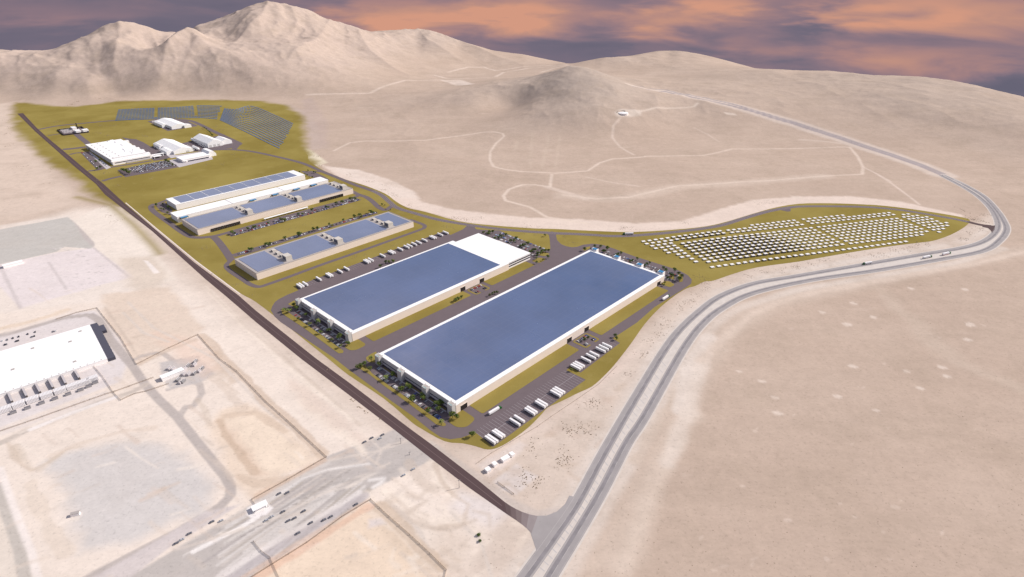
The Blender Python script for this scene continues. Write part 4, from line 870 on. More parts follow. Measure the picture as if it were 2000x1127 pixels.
def warehouse(name, label, u0, u1, v0, v1, h, pv, inset=6.0, doors=(), towers_w=(), towers_e=()):
    W_, D_ = u1 - u0, v1 - v0
    t = site(name, label, 'warehouse', u0, v0)
    wall = part(MB().box(0, W_, 0, D_, 0, h - .9), 'wall', M['wallc'], t)
    m = MB(); ring(m, 0.2, W_ - .2, .2, D_ - .2, .5, 0, 0.01)
    r = MB(); r.box(-.15, W_ + .15, -.15, D_ + .15, h - .9, h); part(r, 'roof', M['white'], t)
    for (a, b, c, d) in pv:
        part(MB().box(a - u0, b - u0, c - v0, d - v0, h, h + .25), 'solar_roof_panel', M['pv'], t)
    for d in doors:
        dd = part(MB().box(d - u0 - 5, d - u0 + 5, -.25, .1, 0, 7.2), 'dock_door', M['dark'], t)
        part(MB().box(d - u0 - 5.4, d - u0 + 5.4, -.35, 0, 7.2, 7.7), 'lintel', M['wallc'], dd)
    # west front: piers, window bands, canopy ledge
    if towers_w:
        ys = [y - v0 for y in towers_w]
        for i in range(len(ys) - 1):
            a, b = ys[i] + 4.2, ys[i + 1] - 4.2
            part(MB().box(-.5, 0, a, b, h * .48, h - 1.4), 'fascia', M['wallg'], t)
            part(MB().box(-.25, 0, a, b, h * .34, h * .48), 'window_band', M['glass'], t)
            part(MB().box(-2.2, 0, a, b, h * .28, h * .34), 'canopy', M['conc'], t)
            part(MB().box(-.3, 0, a, b, .6, h * .27), 'window_band', M['glass'], t)
        for y in ys:
            m = MB(); z = h + 2.2
            m.box(-5.8, -5, y - 4.2, y + 4.2, 0, z - .6); m.box(-5, 1, y - 4.2, y - 3.4, 0, z); m.box(-5, 1, y + 3.4, y + 4.2, 0, z)
            tw = part(m, 'entrance_tower', M['wallg'], t); part(MB().box(-5, 1, y - 3.4, y + 3.4, z - 2.2, z - 1.6), 'tower_roof', M['roofg'], tw); part(MB().box(-4.9, -3.7, y - 3.2, y + 3.2, z - 1.6, z - 1.3), 'skylight', M['teal'], tw)
    for y in [q - v0 for q in towers_e]:
        m = MB(); z = h + 3.6
        m.box(W_, W_ + 7, y - 5.3, y - 4.5, 0, z); m.box(W_, W_ + 7, y + 4.5, y + 5.3, 0, z); m.box(W_, W_ + 7, y - 4.5, y + 4.5, 0, z - 1.2)
        tw = part(m, 'entrance_tower', M['wallw'], t); part(MB().box(W_ + .2, W_ + 6.8, y - 4.4, y + 4.4, z - 1.2, z - .4), 'tower_roof', M['blue'], tw)
    return t
HA = 12.5
warehouse('warehouse', 'largest warehouse, one vast blue solar roof edged in white, beside the striped trailer bays', 340.5, 797, 409.5, 560, HA, [(346, 794.5 - 3, 415.6, 555)], doors=(352.5, 548, 587, 781), towers_w=(414, 460, 508, 555), towers_e=(418, 459, 505, 552))
tB = warehouse('warehouse', 'second warehouse, blue solar roof with a plain white roof over its far end', 344.5, 655, 626.5, 770, HA, [(351, 640.5, 633, 766)], doors=(549, 591), towers_w=(631, 676, 722, 766))
o = part(MB().box(655, 713, 634, 764, 0, 10.9).box(655, 713, 630, 634, 0, 3), 'office_wing', M['wallc'], None) if False else None
def local(t, mb_fn): pass
u0, v0 = 344.5, 626.5
wing = part(MB().box(655 - u0, 713 - u0, 629 - v0, 762 - v0, 0, 11.3), 'office_wing', M['wallw'], tB)
part(MB().box(655 - u0 + .02, 713.3 - u0, 628.7 - v0, 762.3 - v0, 11.3, 12.3), 'wing_roof', M['white'], wing)
for z in (3.6, 7.8):
    part(MB().box(656 - u0, 713.2 - u0, 628.6 - v0, 629 - v0, z, z + 1.9), 'window_band', M['glass'], wing)
    part(MB().box(713 - u0, 713.4 - u0, 629 - v0, 762 - v0, z, z + 1.9), 'window_band', M['glass'], wing)
cn = part(MB().box(713.6 - u0, 722 - u0, 686 - v0, 716 - v0, 7.5, 8.4).box(714 - u0, 715 - u0, 687 - v0, 688 - v0, 0, 7.5).box(720.5 - u0, 721.5 - u0, 687 - v0, 688 - v0, 0, 7.5).box(720.5 - u0, 721.5 - u0, 714 - v0, 715 - v0, 0, 7.5), 'entrance_canopy', M['roofg'], wing)
part(MB().box(716 - u0, 718 - u0, 690 - v0, 712 - v0, 8.4, 8.8), 'skylight', M['glass'], cn)

def shop(name, label, u0, u1, v0, v1, h, fields, blocks, docks=()):
    W_, D_ = u1 - u0, v1 - v0
    t = site(name, label, 'factory', u0, v0)
    part(MB().box(0, W_, 0, D_, 0, h - .6), 'wall', M['wallc'], t)
    m = MB(); m.box(-.1, W_ + .1, -.1, D_ + .1, h - .6, h - .2); ring(m, -.1, W_ + .1, -.1, D_ + .1, .8, h - .2, h + .25); part(m, 'roof', M['roofg'], t)
    for a, b in fields: part(MB().box(a - u0, b - u0, 4.5, D_ - 4.5, h - .2, h + .15), 'solar_roof_panel', M['pv2'], t)
    for bu in blocks:
        x = bu - u0
        q = part(MB().box(x - 5.5, x + 5.5, 7.5, 22, h - .2, h + 8.6), 'rooftop_plant_room', M['unit'], t)
        part(MB().box(x - 5.7, x - 5.5, 10, 19.5, h + 1.5, h + 7), 'louvre', M['unitd'], q)
        for y in (29, 45, 61):
            q = part(MB().box(x - 3.2, x + 3.2, y, y + 7, h - .2, h + 3.4), 'rooftop_unit', M['unit'], t)
            part(MB().box(x - 3.35, x - 3.2, y + .8, y + 6.2, h + .4, h + 2.9), 'louvre', M['unitd'], q)
    for (s, e, n) in docks:
        for i in range(n):
            x = s - u0 + (e - s) * i / (n - 1)
            dd = part(MB().box(x - 2.2, x - 1.0, -1.4, 0, 0, 6.4).box(x + .5, x + 1.7, -1.4, 0, 0, 6.4).box(x - 1.0, x + .5, -1.4, 0, 4.6, 6.4), 'dock_shelter', M['dark'], t)
    return t
shop('factory_hall', 'the nearer long cream hall, three plant rooms on its roof and no dock doors', 341, 666.5, 902, 984, 12.3, [(346, 393), (411, 495), (513, 607), (626, 661)], (404, 505, 617.5))
tD = shop('factory_hall', 'long cream hall with rows of black dock doors along its front wall', 351, 701.5, 1171.5, 1250.5, 12.3, [(355.5, 452), (470, 563), (580.5, 676)], (461.5, 572, 685.5), docks=((378, 432, 12), (617, 672, 12)))
part(MB().box(477 - 351, 576 - 351, 1153 - 1171.5, 1158 - 1171.5, 3.4, 4.2).box(478 - 351, 479 - 351, 1155 - 1171.5, 1156 - 1171.5, 0, 3.4).box(574 - 351, 575 - 351, 1155 - 1171.5, 1156 - 1171.5, 0, 3.4).box(526 - 351, 527 - 351, 1155 - 1171.5, 1156 - 1171.5, 0, 3.4), 'walkway_canopy', M['white'], tD)
tE = site('storage_hall', 'narrow plain white hall squeezed between the dock-door hall and the panelled hall', 'warehouse', 350, 1271)
part(MB().box(0, 347, 0, 37, 0, 11.8), 'wall', M['wallw'], tE); 
m = MB()
for a, b in ((-.2, 113), (114.2, 233), (234.2, 347.2)): m.box(a, b, -.2, 37.2, 11.8, 12.5)
part(m, 'roof', M['white'], tE); [part(MB().box(q_, q_ + 1.1, 0, 37, 11.8, 12.1), 'roof_gutter', M['steel'], tE) for q_ in (113.05, 233.05)]
for x in (362, 560, 612, 656):
    aw = part(MB().box(x - 350 - 7, x - 350 + 7, -6, -.2, 9.6, 10.6), 'loading_canopy', M['blue'], tE)
    [part(MB().box(x - 350 + q_, x - 350 + q_ + .6, -6.2, -.2, 8.2, 10.8), 'canopy_bracket', M['dark'], aw) for q_ in (-7.6, 7)]
aw = part(MB().box(508 - 350 - 7, 508 - 350 + 7, -6, -.2, 9.6, 10.6), 'loading_canopy', M['blue'], tE)
tF = site('storage_hall', 'white hall with ten blue-grey panels in a row along its roof', 'warehouse', 376, 1351)
part(MB().box(0, 304, 0, 57, 0, 11.8), 'wall', M['wallw'], tF); part(MB().box(-.2, 304.2, -.2, 57.2, 11.8, 12.5), 'roof', M['white'], tF)
for i in range(9): 
    a = 13 + i * 30.6; part(MB().box(a, a + 29.2, 5, 54, 12.5, 12.8), 'solar_roof_panel', M['pv2'], tF)

# the old white plant
tG = site('factory_hall', 'old white factory with cluttered roof beside the big full car park', 'factory', 392, 1853)
part(MB().box(0, 93, 0, 245, 0, 11.5), 'wall', M['wallw'], tG); part(MB().box(-.3, 93.3, -.3, 245.3, 11.5, 12.3), 'roof', M['white'], tG)
fr = part(MB().box(-2, 96, -14, -.3, 0, 9).box(-2, 96, -14, -13.3, 9, 10), 'front_office', M['wallw'], tG)
part(MB().box(3, 90, -14.4, -14, 4.8, 6.8), 'window_band', M['glass'], fr); part(MB().box(30, 92, -15.5, -14.4, 0, 3.6), 'porch', M['conc'], fr)
for i in range(24): part(MB().box(-.6, 0, 6 + i * 10, 8 + i * 10, 0, 11.3), 'wall_rib', M['wallg'], tG)
r_ = random.Random(11)
for i in range(16): part(MB().box(8 + (i % 2) * 18, 10.5 + (i % 2) * 18, 16 + i * 14, 22 + i * 14, 12.3, 12.8), 'roof_vent', M['roofg'], tG)
for i in range(14):
    x, y = r_.uniform(55, 88), r_.uniform(30, 236); a, b, c = r_.uniform(3, 9), r_.uniform(4, 12), r_.uniform(.6, 1.8)
    part(MB().box(x, min(x + a, 92), y, y + b, 12.3, 12.3 + c), 'rooftop_unit', M['white'], tG)
for i in range(6): part(MB().box(93.3, 93.3 + r_.uniform(5, 12), 20 + i * 38, 32 + i * 38, 0, r_.uniform(7, 12)), 'side_annex', M['white'], tG)
part(MB().box(5, 90, 12, 13, 12.3, 13.3), 'roof_ridge', M['roofg'], tG)
part(MB().box(96, 130, -6, 2, 6, 7.4).box(126, 128, -4, 0, 0, 6), 'conveyor_bridge', M['white'], tG); part(MB().box(97, 118, -22, -8, 4.8, 5.6).box(98, 99, -21, -20, 0, 4.8).box(116, 117, -10, -9, 0, 4.8), 'entrance_canopy', M['white'], tG)

def hangar(label, u, v, w, d, ze, zr, wings, rz=0.0, flat=.12, name='hangar', cat='hangar', doors=0):
    p = UV(u, v); t = thing(name, label, cat, (p[0], p[1], 0), YAW + rad(90) + rz)
    part(MB().gable(0, d, -w / 2, w / 2, ze, zr, flat), 'gabled_shell', M['white'], t)
    for (a, b, c, e, z1, z2) in wings: part(MB().gable(a, b, c, e, z1, z2, .05), 'side_wing', M['white'], t)
    for i in range(doors): part(MB().box(-.3, 0, -w * .3 + i * w * .28, -w * .3 + i * w * .28 + w * .16, 0, ze * .6), 'hangar_door', M['wallg'], t)
    return t
hangar('white gabled hangar standing alone on the pad below the solar field', 684, 2180, 50, 140, 9, 15, [(50, 130, 22, 38, 9, 12), (-10, 12, -34, -12, 8, 11)], doors=1)
hangar('white gabled hangar with stepped wings, behind the low flat white building', 570, 1838, 52, 150, 9, 16.5, [(10, 60, 22, 42, 9, 12), (90, 140, 22, 34, 9, 12)], doors=1)
hangar('pale white gabled hangar at the eastern end, beside the piping', 664, 1845, 44, 110, 12, 21, [(6, 60, -52, -20, 9, 16)], flat=.1, doors=3)
hangar('small rounded white shelter next to the low flat building', 612, 1742, 22, 48, 7, 14, [], flat=.45, name='shelter', cat='shelter')
tS = site('storage_building', 'low flat white building on a pale apron beside the car park', 'building', 528, 1732)
part(MB().box(0, 74, 0, 44, 0, 7.4), 'wall', M['wallw'], tS); part(MB().box(-.5, 74.5, -.5, 44.5, 7.4, 8.2), 'roof', M['white'], tS); part(MB().box(14, 70, -.3, 0, .5, 3.4), 'window_band', M['glass'], tS); part(MB().box(2, 12, -4, 0, 4, 4.6).box(2.5, 3, -3.5, -3, 0, 4).box(11, 11.5, -3.5, -3, 0, 4), 'porch', M['white'], tS)

# tanks, piping and transformers beside the hangars and in the substation
def gz(px, py): g = G(px, py); return g[0], g[1], 0
for i, ((a, b), lab) in enumerate([((380, 277), 'upper white horizontal tank between the two hangars'), ((383, 292), 'lower white horizontal tank between the two hangars')]):
    t = thing('storage_tank', lab, 'tank', gz(a, b), YAW + rad(90), 'white tanks between the hangars')
    m = MB(); n = 14; Lh, r = 19, 3.8
    for k in range(n):
        a0, a1 = 6.28318 * k / n, 6.28318 * (k + 1) / n
        m.add([(-Lh, r * math.cos(a0), 5 + r * math.sin(a0)), (-Lh, r * math.cos(a1), 5 + r * math.sin(a1)), (Lh, r * math.cos(a1), 5 + r * math.sin(a1)), (Lh, r * math.cos(a0), 5 + r * math.sin(a0)), (-Lh - 2, 0, 5), (Lh + 2, 0, 5)], [(3, 2, 1, 0), (0, 1, 4), (2, 3, 5)])
    part(m, 'tank_shell', M['white'], t); part(MB().box(-13, -12, -3, 3, 0, 2.6).box(12, 13, -3, 3, 0, 2.6), 'saddle', M['conc'], t)
def skid(px, py, lab, grp, s=1.0, rz=0):
    t = thing('pipe_rack', lab, 'pipe rack', gz(px, py), YAW + rz, grp)
    part(MB().box(-5 * s, 5 * s, -1.2 * s, 1.2 * s, 0, .6), 'base_frame', M['conc'], t)
    m = MB()
    for k in range(3): m.cyl((-3.2 + 3.2 * k) * s, 0, .9 * s, .6, 4.5 * s, 8)
    part(m, 'vessel', M['wallw'], t); part(MB().box(-4.6 * s, 4.6 * s, -.25 * s, .25 * s, 4.5 * s, 5 * s), 'pipe', M['steel'], t)
for i, (a, b) in enumerate([(365, 286), (369, 288), (373, 290), (378, 292.5), (390, 283), (394, 285), (398, 287), (402, 288.5), (377, 295)]):
    skid(a, b, f'small pale pipe rack between the hangars, {nth(i + 1)} from the left', 'pipe racks between the hangars', 1.0)
for i, (a, b) in enumerate([(300, 238.5), (306, 237.5), (311, 236), (317, 234)]): skid(a, b, f'small pipe rack behind the lone upper hangar, {nth(i + 1)} from the left', 'pipe racks behind the upper hangar', 1.2)
t = thing('substation_wall', 'dark low wall boxing in the small substation beside the dark road', 'wall', gz(143, 256.5), 0)
ps = [G(*p) for p in zm(100, 230, 20, [(250, 495), (1190, 372), (1465, 572), (490, 695)])]; gx, gy, _ = gz(143, 256.5); m = MB()
for i in range(4):
    a, b = ps[i], ps[(i + 1) % 4]; d = math.hypot(b[0] - a[0], b[1] - a[1]); nx, ny = -(b[1] - a[1]) / d * 1.2, (b[0] - a[0]) / d * 1.2
    m.prism([(a[0] - gx - nx, a[1] - gy - ny), (b[0] - gx - nx, b[1] - gy - ny), (b[0] - gx + nx, b[1] - gy + ny), (a[0] - gx + nx, a[1] - gy + ny)], 0, 3.2)
part(m, 'wall_panels', M['dark'], t)
for (a, b, w, d, h, lab) in [(900, 470, 12, 26, 9, 'tall white shed at the back of the substation'), (1050, 570, 14, 26, 7, 'white shed at the front of the substation by its gate'), (1345, 545, 15, 20, 8, 'white shed in the far corner of the substation')]:
    t = thing('shed', lab, 'shed', gz(100 + a / 20, 230 + b / 20), YAW); part(MB().box(-w / 2, w / 2, -d / 2, d / 2, 0, h - .5), 'wall', M['wallw'], t); part(MB().box(-w / 2 - .3, w / 2 + .3, -d / 2 - .3, d / 2 + .3, h - .5, h), 'roof', M['white'], t)
t = thing('chimney', 'dark slender chimney stack in the middle of the substation', 'chimney', gz(152, 252.5)); part(MB().cyl(0, 0, 1.9, 0, 20, 12, 1.4), 'stack', M['dark'], t); part(MB().cyl(0, 0, 2.3, 0, 1.6, 12), 'base', M['conc'], t)
k = 0
for rI in range(3):
    for c in range(9):
        a, b = 400 + rI * 60 + c * 58, 520 + rI * 45 - c * 7
        if a > 830 and a < 1120: continue
        k += 1; t = thing('transformer', f'small grey transformer in the substation, {nth(c + 1)} in the {nth(rI + 1)} row from the back', 'transformer', gz(100 + a / 20, 230 + b / 20), YAW, 'substation transformers')
        part(MB().box(-2, 2, -1.5, 1.5, 0, 3), 'tank_body', M['conc'], t); [part(MB().cyl(q_, 0, .35, 3, 5, 6), 'insulator', M['wallw'], t) for q_ in (-1, 1)]
# covered reservoir on the hill
wx, wy = W(1217, 221.5); wz = min(zt(wx + a * 18, wy + b * 18) for a, b in ((1, 0), (-1, 0), (0, 1), (0, -1)))
t = thing('water_tank', 'round white covered water tank on the bare hillside', 'tank', (wx, wy, wz - 1))
part(MB().cyl(0, 0, 17, 0, 7.5, 40), 'tank_wall', M['wallw'], t)
m = MB(); m.cyl(0, 0, 17.4, 7.5, 10, 40, 0.5); part(m, 'domed_roof', M['white'], t)
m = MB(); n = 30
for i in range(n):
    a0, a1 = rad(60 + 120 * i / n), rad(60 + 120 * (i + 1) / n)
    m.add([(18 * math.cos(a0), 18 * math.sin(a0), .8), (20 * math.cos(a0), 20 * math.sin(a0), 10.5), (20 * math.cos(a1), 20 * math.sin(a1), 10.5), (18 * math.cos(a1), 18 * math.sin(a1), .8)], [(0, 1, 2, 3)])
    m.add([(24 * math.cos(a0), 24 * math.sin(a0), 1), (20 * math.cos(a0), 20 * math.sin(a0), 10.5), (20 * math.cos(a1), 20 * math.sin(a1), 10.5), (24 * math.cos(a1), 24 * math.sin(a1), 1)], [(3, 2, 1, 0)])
part(m, 'tank_shadow_arc', mat('dark_tank_shadow', (.07, .055, .08), .9), t)  # dark arc shaped behind the tank, standing in for its shadow

# left logistics hall seen at the frame edge
p = G(209, 700, 5.4); AW = YAW - rad(4.5)
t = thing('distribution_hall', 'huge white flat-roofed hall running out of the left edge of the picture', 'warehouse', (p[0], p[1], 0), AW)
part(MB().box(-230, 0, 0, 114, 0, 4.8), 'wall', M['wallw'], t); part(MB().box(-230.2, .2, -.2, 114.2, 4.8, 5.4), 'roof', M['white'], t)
ds = part(MB().box(.2, 9, 0, 116, 0, 4.2).box(9, 15, 84, 104, 0, 4.2), 'shaded_end_strip', M['glass'], t)  # dark strip standing in for a shaded end wall and its ground shadow
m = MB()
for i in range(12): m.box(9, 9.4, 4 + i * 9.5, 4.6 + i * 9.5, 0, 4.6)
part(m, 'strip_fin', M['steel'], ds)
for (a, b) in ((-70, 92), (-30, 78), (-15, 100), (-95, 50), (-34, 18), (-130, 80), (-120, 30)): part(MB().box(a, a + 3.5, b, b + 3, 5.4, 6), 'roof_vent', M['roofg'], t)
for i in range(17): part(MB().box(-6.5 - i * 7.6, -5.5 - i * 7.6, 1.2, 2.0, 5.4, 6), 'roof_vent', M['roofg'], t)
mc = MB().box(-6, 6, -3.8, 3.8, .3, 5.2).mesh('container_box', [M['trl']]); mrib = MB()
for i in range(9): mrib.box(-5.6 + i * 1.3, -5.3 + i * 1.3, -3.95, 3.95, .3, 5.3)
mr_ = mrib.mesh('container_ribs', [M['conc']])
wm = MB().box(-.9, .9, -14, 14, 0, 3.4).mesh('wall_panel', [mat('dark_brown_dock_wall', (.13, .11, .10), .9)]); wc = MB().box(-1.1, 1.1, -14.2, 14.2, 3.4, 3.7).mesh('wall_coping', [M['conc']])
for i, ((ax, ay), (bx, by)) in enumerate([((905, 765), (980, 890)), ((745, 820), (820, 965)), ((590, 875), (665, 1010)), ((430, 925), (505, 1065)), ((270, 975), (340, 1115)), ((95, 1030), (165, 1185)), ((-75, 1090), (-5, 1240))]):
    a, b = G(ax / 6.25, 600 + ay / 6.25), G(bx / 6.25, 600 + by / 6.25)
    t = thing('dock_wall', f'dark wall between truck bays below the white hall, {nth(i + 1)} from the right', 'wall', ((a[0] + b[0]) / 2, (a[1] + b[1]) / 2, 0), math.atan2(b[1] - a[1], b[0] - a[0]) - rad(90), 'dark dock walls below the white hall')
    link('wall_panel', wm, t); link('wall_coping', wc, t)
for i, (x, y) in enumerate([(1135, 270), (1030, 312), (890, 360), (740, 412), (575, 468), (405, 522), (235, 582), (70, 642), (-90, 700)]):
    g = G(x / 6.25, 700 + y / 6.25)
    t = thing('shipping_container', f'white ribbed container parked below the white hall, {nth(i + 1)} from the right', 'container', (g[0], g[1], 0), AW, 'white containers below the white hall'); link('container_box', mc, t); link('container_ribs', mr_, t)
for i, (x, y) in enumerate([(1165, 300), (1085, 345), (985, 390), (835, 440), (675, 495), (510, 550), (340, 610), (165, 665)]):
    g = G(x / 6.25, 700 + y / 6.25); t = thing('dock_leveller', f'dark dock ramp at the corner of the {nth(i + 1)} white container from the right', 'ramp', (g[0], g[1], 0), AW, 'dark ramps by the white containers')
    part(MB().box(-3, 3, -2, 2, 0, 2.2), 'ramp_body', M['unitd'], t); part(MB().box(-3, 3, -2.6, -2, 0, 2.8), 'guard_rail', M['steel'], t)
t = thing('site_cabin', 'long white cabin on the pale graded yard at the left edge', 'cabin', gz(26, 518), AW + rad(6)); part(MB().box(-14, 14, -4.5, 4.5, 0, 4), 'wall', M['wallw'], t); part(MB().box(-14.3, 14.3, -4.8, 4.8, 4, 4.4), 'roof', M['white'], t)
# small power yard in the middle left
mm = lambda x, y: (200 + x / 6.25, 620 + y / 6.25)
t = thing('switch_house', 'bright white switch house amid the small power yard on the left', 'building', gz(*mm(860, 715)), AW + rad(4)); part(MB().box(-13, 13, -4, 4, 0, 4.6), 'wall', M['wallw'], t); part(MB().box(-13.3, 13.3, -4.3, 4.3, 4.6, 5.1), 'roof', M['white'], t)
for i, (x, y, r) in enumerate([(1140, 548, 0), (1218, 635, 0), (1050, 600, 0), (1130, 585, 1), (1010, 640, 1), (1130, 690, 0), (1190, 660, 1), (950, 660, 1), (820, 630, 1), (870, 640, 1), (930, 770, 0), (990, 790, 0), (960, 800, 1), (1060, 700, 1), (1000, 700, 1)]):
    t = thing('transformer', f'{"pale" if r else "dark-sided"} transformer in the left power yard, {nth(i + 1)} of those around the switch house', 'transformer', gz(*mm(x, y)), AW + rad(40), 'transformers in the left power yard')
    part(MB().box(-3.2, 3.2, -1.6, 1.6, 0, 2.8), 'tank_body', M['conc'] if r else M['steel'], t); [part(MB().cyl(q_, 0, .4, 2.8, 4.6, 6), 'insulator', M['wallw'], t) for q_ in (-2, 0, 2)]
t = thing('gatehouse', 'white canopied gatehouse beside the long pale strip in the lower left yard', 'gatehouse', gz(508, 992), rad(38)); part(MB().box(-5, 5, -2.4, 2.4, 0, 3), 'booth', M['wallw'], t); part(MB().box(-7, 7, -3.6, 3.6, 3, 3.5), 'canopy_roof', M['white'], t); [part(MB().box(q_, q_ + .4, -3.4, -3, 0, 3), 'post', M['steel'], t) for q_ in (-6.6, 6.2)]
for i, (x, y, w, l) in enumerate([(987, 898, 9, 'long white cabin on the pale strip south of the trailer bays'), (966, 909, 4, 'small dark-sided cabin on the pale strip south of the trailer bays'), (953, 920, 5, 'low white cabin on the strip nearest the dark road'), (1000, 890, 4, 'short white cabin, the farthest along the pale strip')]):
    t = thing('site_cabin', l, 'cabin', gz(x, y), rad(38), 'cabins south of the trailer bays'); part(MB().box(-w / 2, w / 2, -2.4, 2.4, 0, 3), 'wall', M['wallw'], t); part(MB().box(-w / 2 - .2, w / 2 + .2, -2.6, 2.6, 3, 3.3), 'roof', M['white'], t)
t = thing('site_cabin', 'tiny white cabin alone on the bare ground in the lower left', 'cabin', gz(148, 1006), rad(20)); part(MB().box(-3.5, 3.5, -1.6, 1.6, 0, 2.8), 'wall', M['wallw'], t); part(MB().box(-3.7, 3.7, -1.8, 1.8, 2.8, 3.1), 'roof', M['roofg'], t)

# fences
def fence(pix, label, h=1.8):
    P = [G(*p) for p in pix]; o = P[0]; t = thing('fence', label, 'fence', (o[0], o[1], 0)); m = MB(); pm_ = MB().box(-.14, .14, -.14, .14, 0, h + .2).mesh('post', [M['steel']])
    for a, b in zip(P, P[1:]):
        d = math.hypot(b[0] - a[0], b[1] - a[1]); nx, ny = -(b[1] - a[1]) / d * .08, (b[0] - a[0]) / d * .08; A = (a[0] - o[0], a[1] - o[1]); B = (b[0] - o[0], b[1] - o[1])
        m.prism([(A[0] - nx, A[1] - ny), (B[0] - nx, B[1] - ny), (B[0] + nx, B[1] + ny), (A[0] + nx, A[1] + ny)], .1, h)
        k = max(1, int(d / 13))
        for i in range(k):
            x, y = A[0] + (B[0] - A[0]) * i / k, A[1] + (B[1] - A[1]) * i / k; link('post', pm_, t, (x, y, 0))
    part(m, 'mesh_panel', M['fence'], t)
fence([(110, 624), (150, 611), (190, 602), (204, 620), (236, 660), (267, 712), (330, 680), (387, 654), (430, 702), (462, 725), (520, 785), (575, 834), (638, 893), (560, 938), (492, 976), (498, 985)], 'thin brown fence zigzagging round the left plots down to the works yard')
fence([(495, 1058), (510, 1077), (528, 1090), (545, 1127)], 'thin fence crossing the lower works yard'); fence([(488, 1130), (600, 1060), (668, 1010), (724, 976), (760, 1010), (800, 1045), (840, 1082), (872, 1114), (868, 1130)], 'brown fence round the sandy plot at the bottom')
fence([(0, 843), (50, 826), (205, 771), (225, 765), (280, 745), (300, 738)], 'fence between the container yard and the pale road'); fence([(180, 712), (200, 735), (222, 767), (236, 782), (262, 770), (285, 765), (330, 750)], 'fence stepping down beside the truck yard')
fence([(930, 906), (960, 885), (1050, 833), (1075, 815), (1127, 780), (1170, 750), (1205, 715)], 'thin fence along the pale strip south of the trailer bays', .8); fence([(1250, 700), (1258, 690)], 'short fence piece beside the highway verge', .8)
fence([(972, 943), (985, 952), (1004, 966)], 'short dark fence beside the pale pad near the junction')
for i, (x, y) in enumerate([(897, 953), (783, 866), (800, 888)]):
    t = thing('utility_pole', ['tall steel utility pole beside the dark road near the junction', 'utility pole on the west edge of the dark road above the junction', 'low gate post frame at the crossing beside the dark road'][i], 'pole', gz(x, y), rad(30)); hh = (11, 8, 4)[i]
    part(MB().cyl(0, 0, .3, 0, hh, 8, .18), 'mast', M['steel'], t); part(MB().box(-1.6, 1.6, -.12, .12, hh - 1.2, hh - .9), 'crossarm', M['steel'], t)

# ------------------------------------------------------------------ vehicles
def trailer_parts():
    b = MB(); hw, hl = 1.35, 7.6
    P = [(-hw, 1.25), (hw, 1.25), (hw, 3.75), (hw - .15, 4.0), (-hw + .15, 4.0), (-hw, 3.75)]
    n = 6; b.add([(x, -hl, z) for x, z in P] + [(x, hl, z) for x, z in P], [tuple(range(n)), tuple(reversed(range(n, 2 * n)))] + [((i + 1) % n, i, n + i, n + (i + 1) % n) for i in range(n)])
    box = b.mesh('cargo_box', [M['trl']])
    c = MB().box(-.5, .5, -7.2, 6.8, .8, 1.2).box(-1.1, -.9, -3.0, 3.4, .35, 1.2).box(.9, 1.1, -3.0, 3.4, .35, 1.2).box(-.9, -.7, 4.4, 4.6, 0, 1.2).box(.7, .9, 4.4, 4.6, 0, 1.2)
    w = MB()
    def wheel(x, y, r=.52):
        vs = []; n = 10
        for s in (-.22, .22): vs += [(x + s, y + r * math.cos(6.283 * i / n), r + r * math.sin(6.283 * i / n)) for i in range(n)]
        w.add(vs, [tuple(reversed(range(n))), tuple(range(n, 2 * n))] + [(i, (i + 1) % n, n + (i + 1) % n, n + i) for i in range(n)])
    wheel(0, 0)
    return box, c.mesh('undercarriage', [M['steel']]), w.mesh('wheel', [M['tyre']]), wheel, w
TBOX, TCH, TWH, _, _ = trailer_parts()
def wheels6(t):
    for x in (-1.05, 1.05):
        for y in (-6.2, -5.0, -3.8): link('wheel', TWH, t, (x, y, 0))
def make_trailer(lab, u, v, grp, flip=False):
    p = UV(u, v); t = thing('parked_trailer', lab, 'trailer', (p[0], p[1], 0.1), YAW + (math.pi if flip else 0), grp)
    link('cargo_box', TBOX, t); link('undercarriage', TCH, t); wheels6(t); return t
jr = random.Random(3)
def grid(lst, lot, v, flip):
    us = sorted(toUV(G(x, y, 2.4))[0] for x, y in lst); last = -99; n = len(us)
    out = []
    for u in us:
        u = max(u, last + 3.3); last = u; out.append(u)
    for i, u in enumerate(out):
        make_trailer(f'white box trailer, {nth(i + 1)} from left in {lot}', u, v + jr.uniform(-.5, .5), 'white trailers in ' + lot, flip)
N_ = zm(540, 400, 6.25, [(290, 1000), (320, 990), (370, 975), (535, 915), (650, 870), (680, 865), (790, 820), (870, 787), (1105, 700), (1135, 695), (1170, 680), (1310, 627), (1405, 588), (1435, 582), (1525, 548), (1600, 520), (1645, 508), (1700, 487), (1750, 465), (1825, 440), (1910, 405), (1935, 400)]) + zm(600, 320, 6.25, [(1640, 870), (1705, 845)])
grid(N_, 'the lawn row behind the second warehouse', 828.5, True)
grid(zm(840, 720, 6.25, [(745, 880), (775, 860), (830, 810), (860, 795), (1045, 660), (1100, 620), (1225, 530), (1255, 510), (1350, 440), (1380, 420), (1540, 310), (1570, 290), (1595, 270)]), 'the striped bays nearest the camera', 348.8, True)
grid(zm(1020, 600, 6.25, [(660, 740), (690, 725), (715, 705), (785, 645), (845, 605), (885, 575), (965, 525), (1000, 497), (1038, 470)]), 'the short row before the largest warehouse', 365, True)
def cab_mesh():
    m = MB(); P = [(0, .7), (3.6, .7), (3.6, 1.5), (2.9, 1.9), (2.3, 3.3), (1.6, 3.9), (0, 3.9)]
    n = len(P); m.add([(-1.25, y, z) for y, z in P] + [(1.25, y, z) for y, z in P], [tuple(reversed(range(n))), tuple(range(n, 2 * n))] + [(i, (i + 1) % n, n + (i + 1) % n, n + i) for i in range(n)])
    return m.mesh('cab', [M['green']])
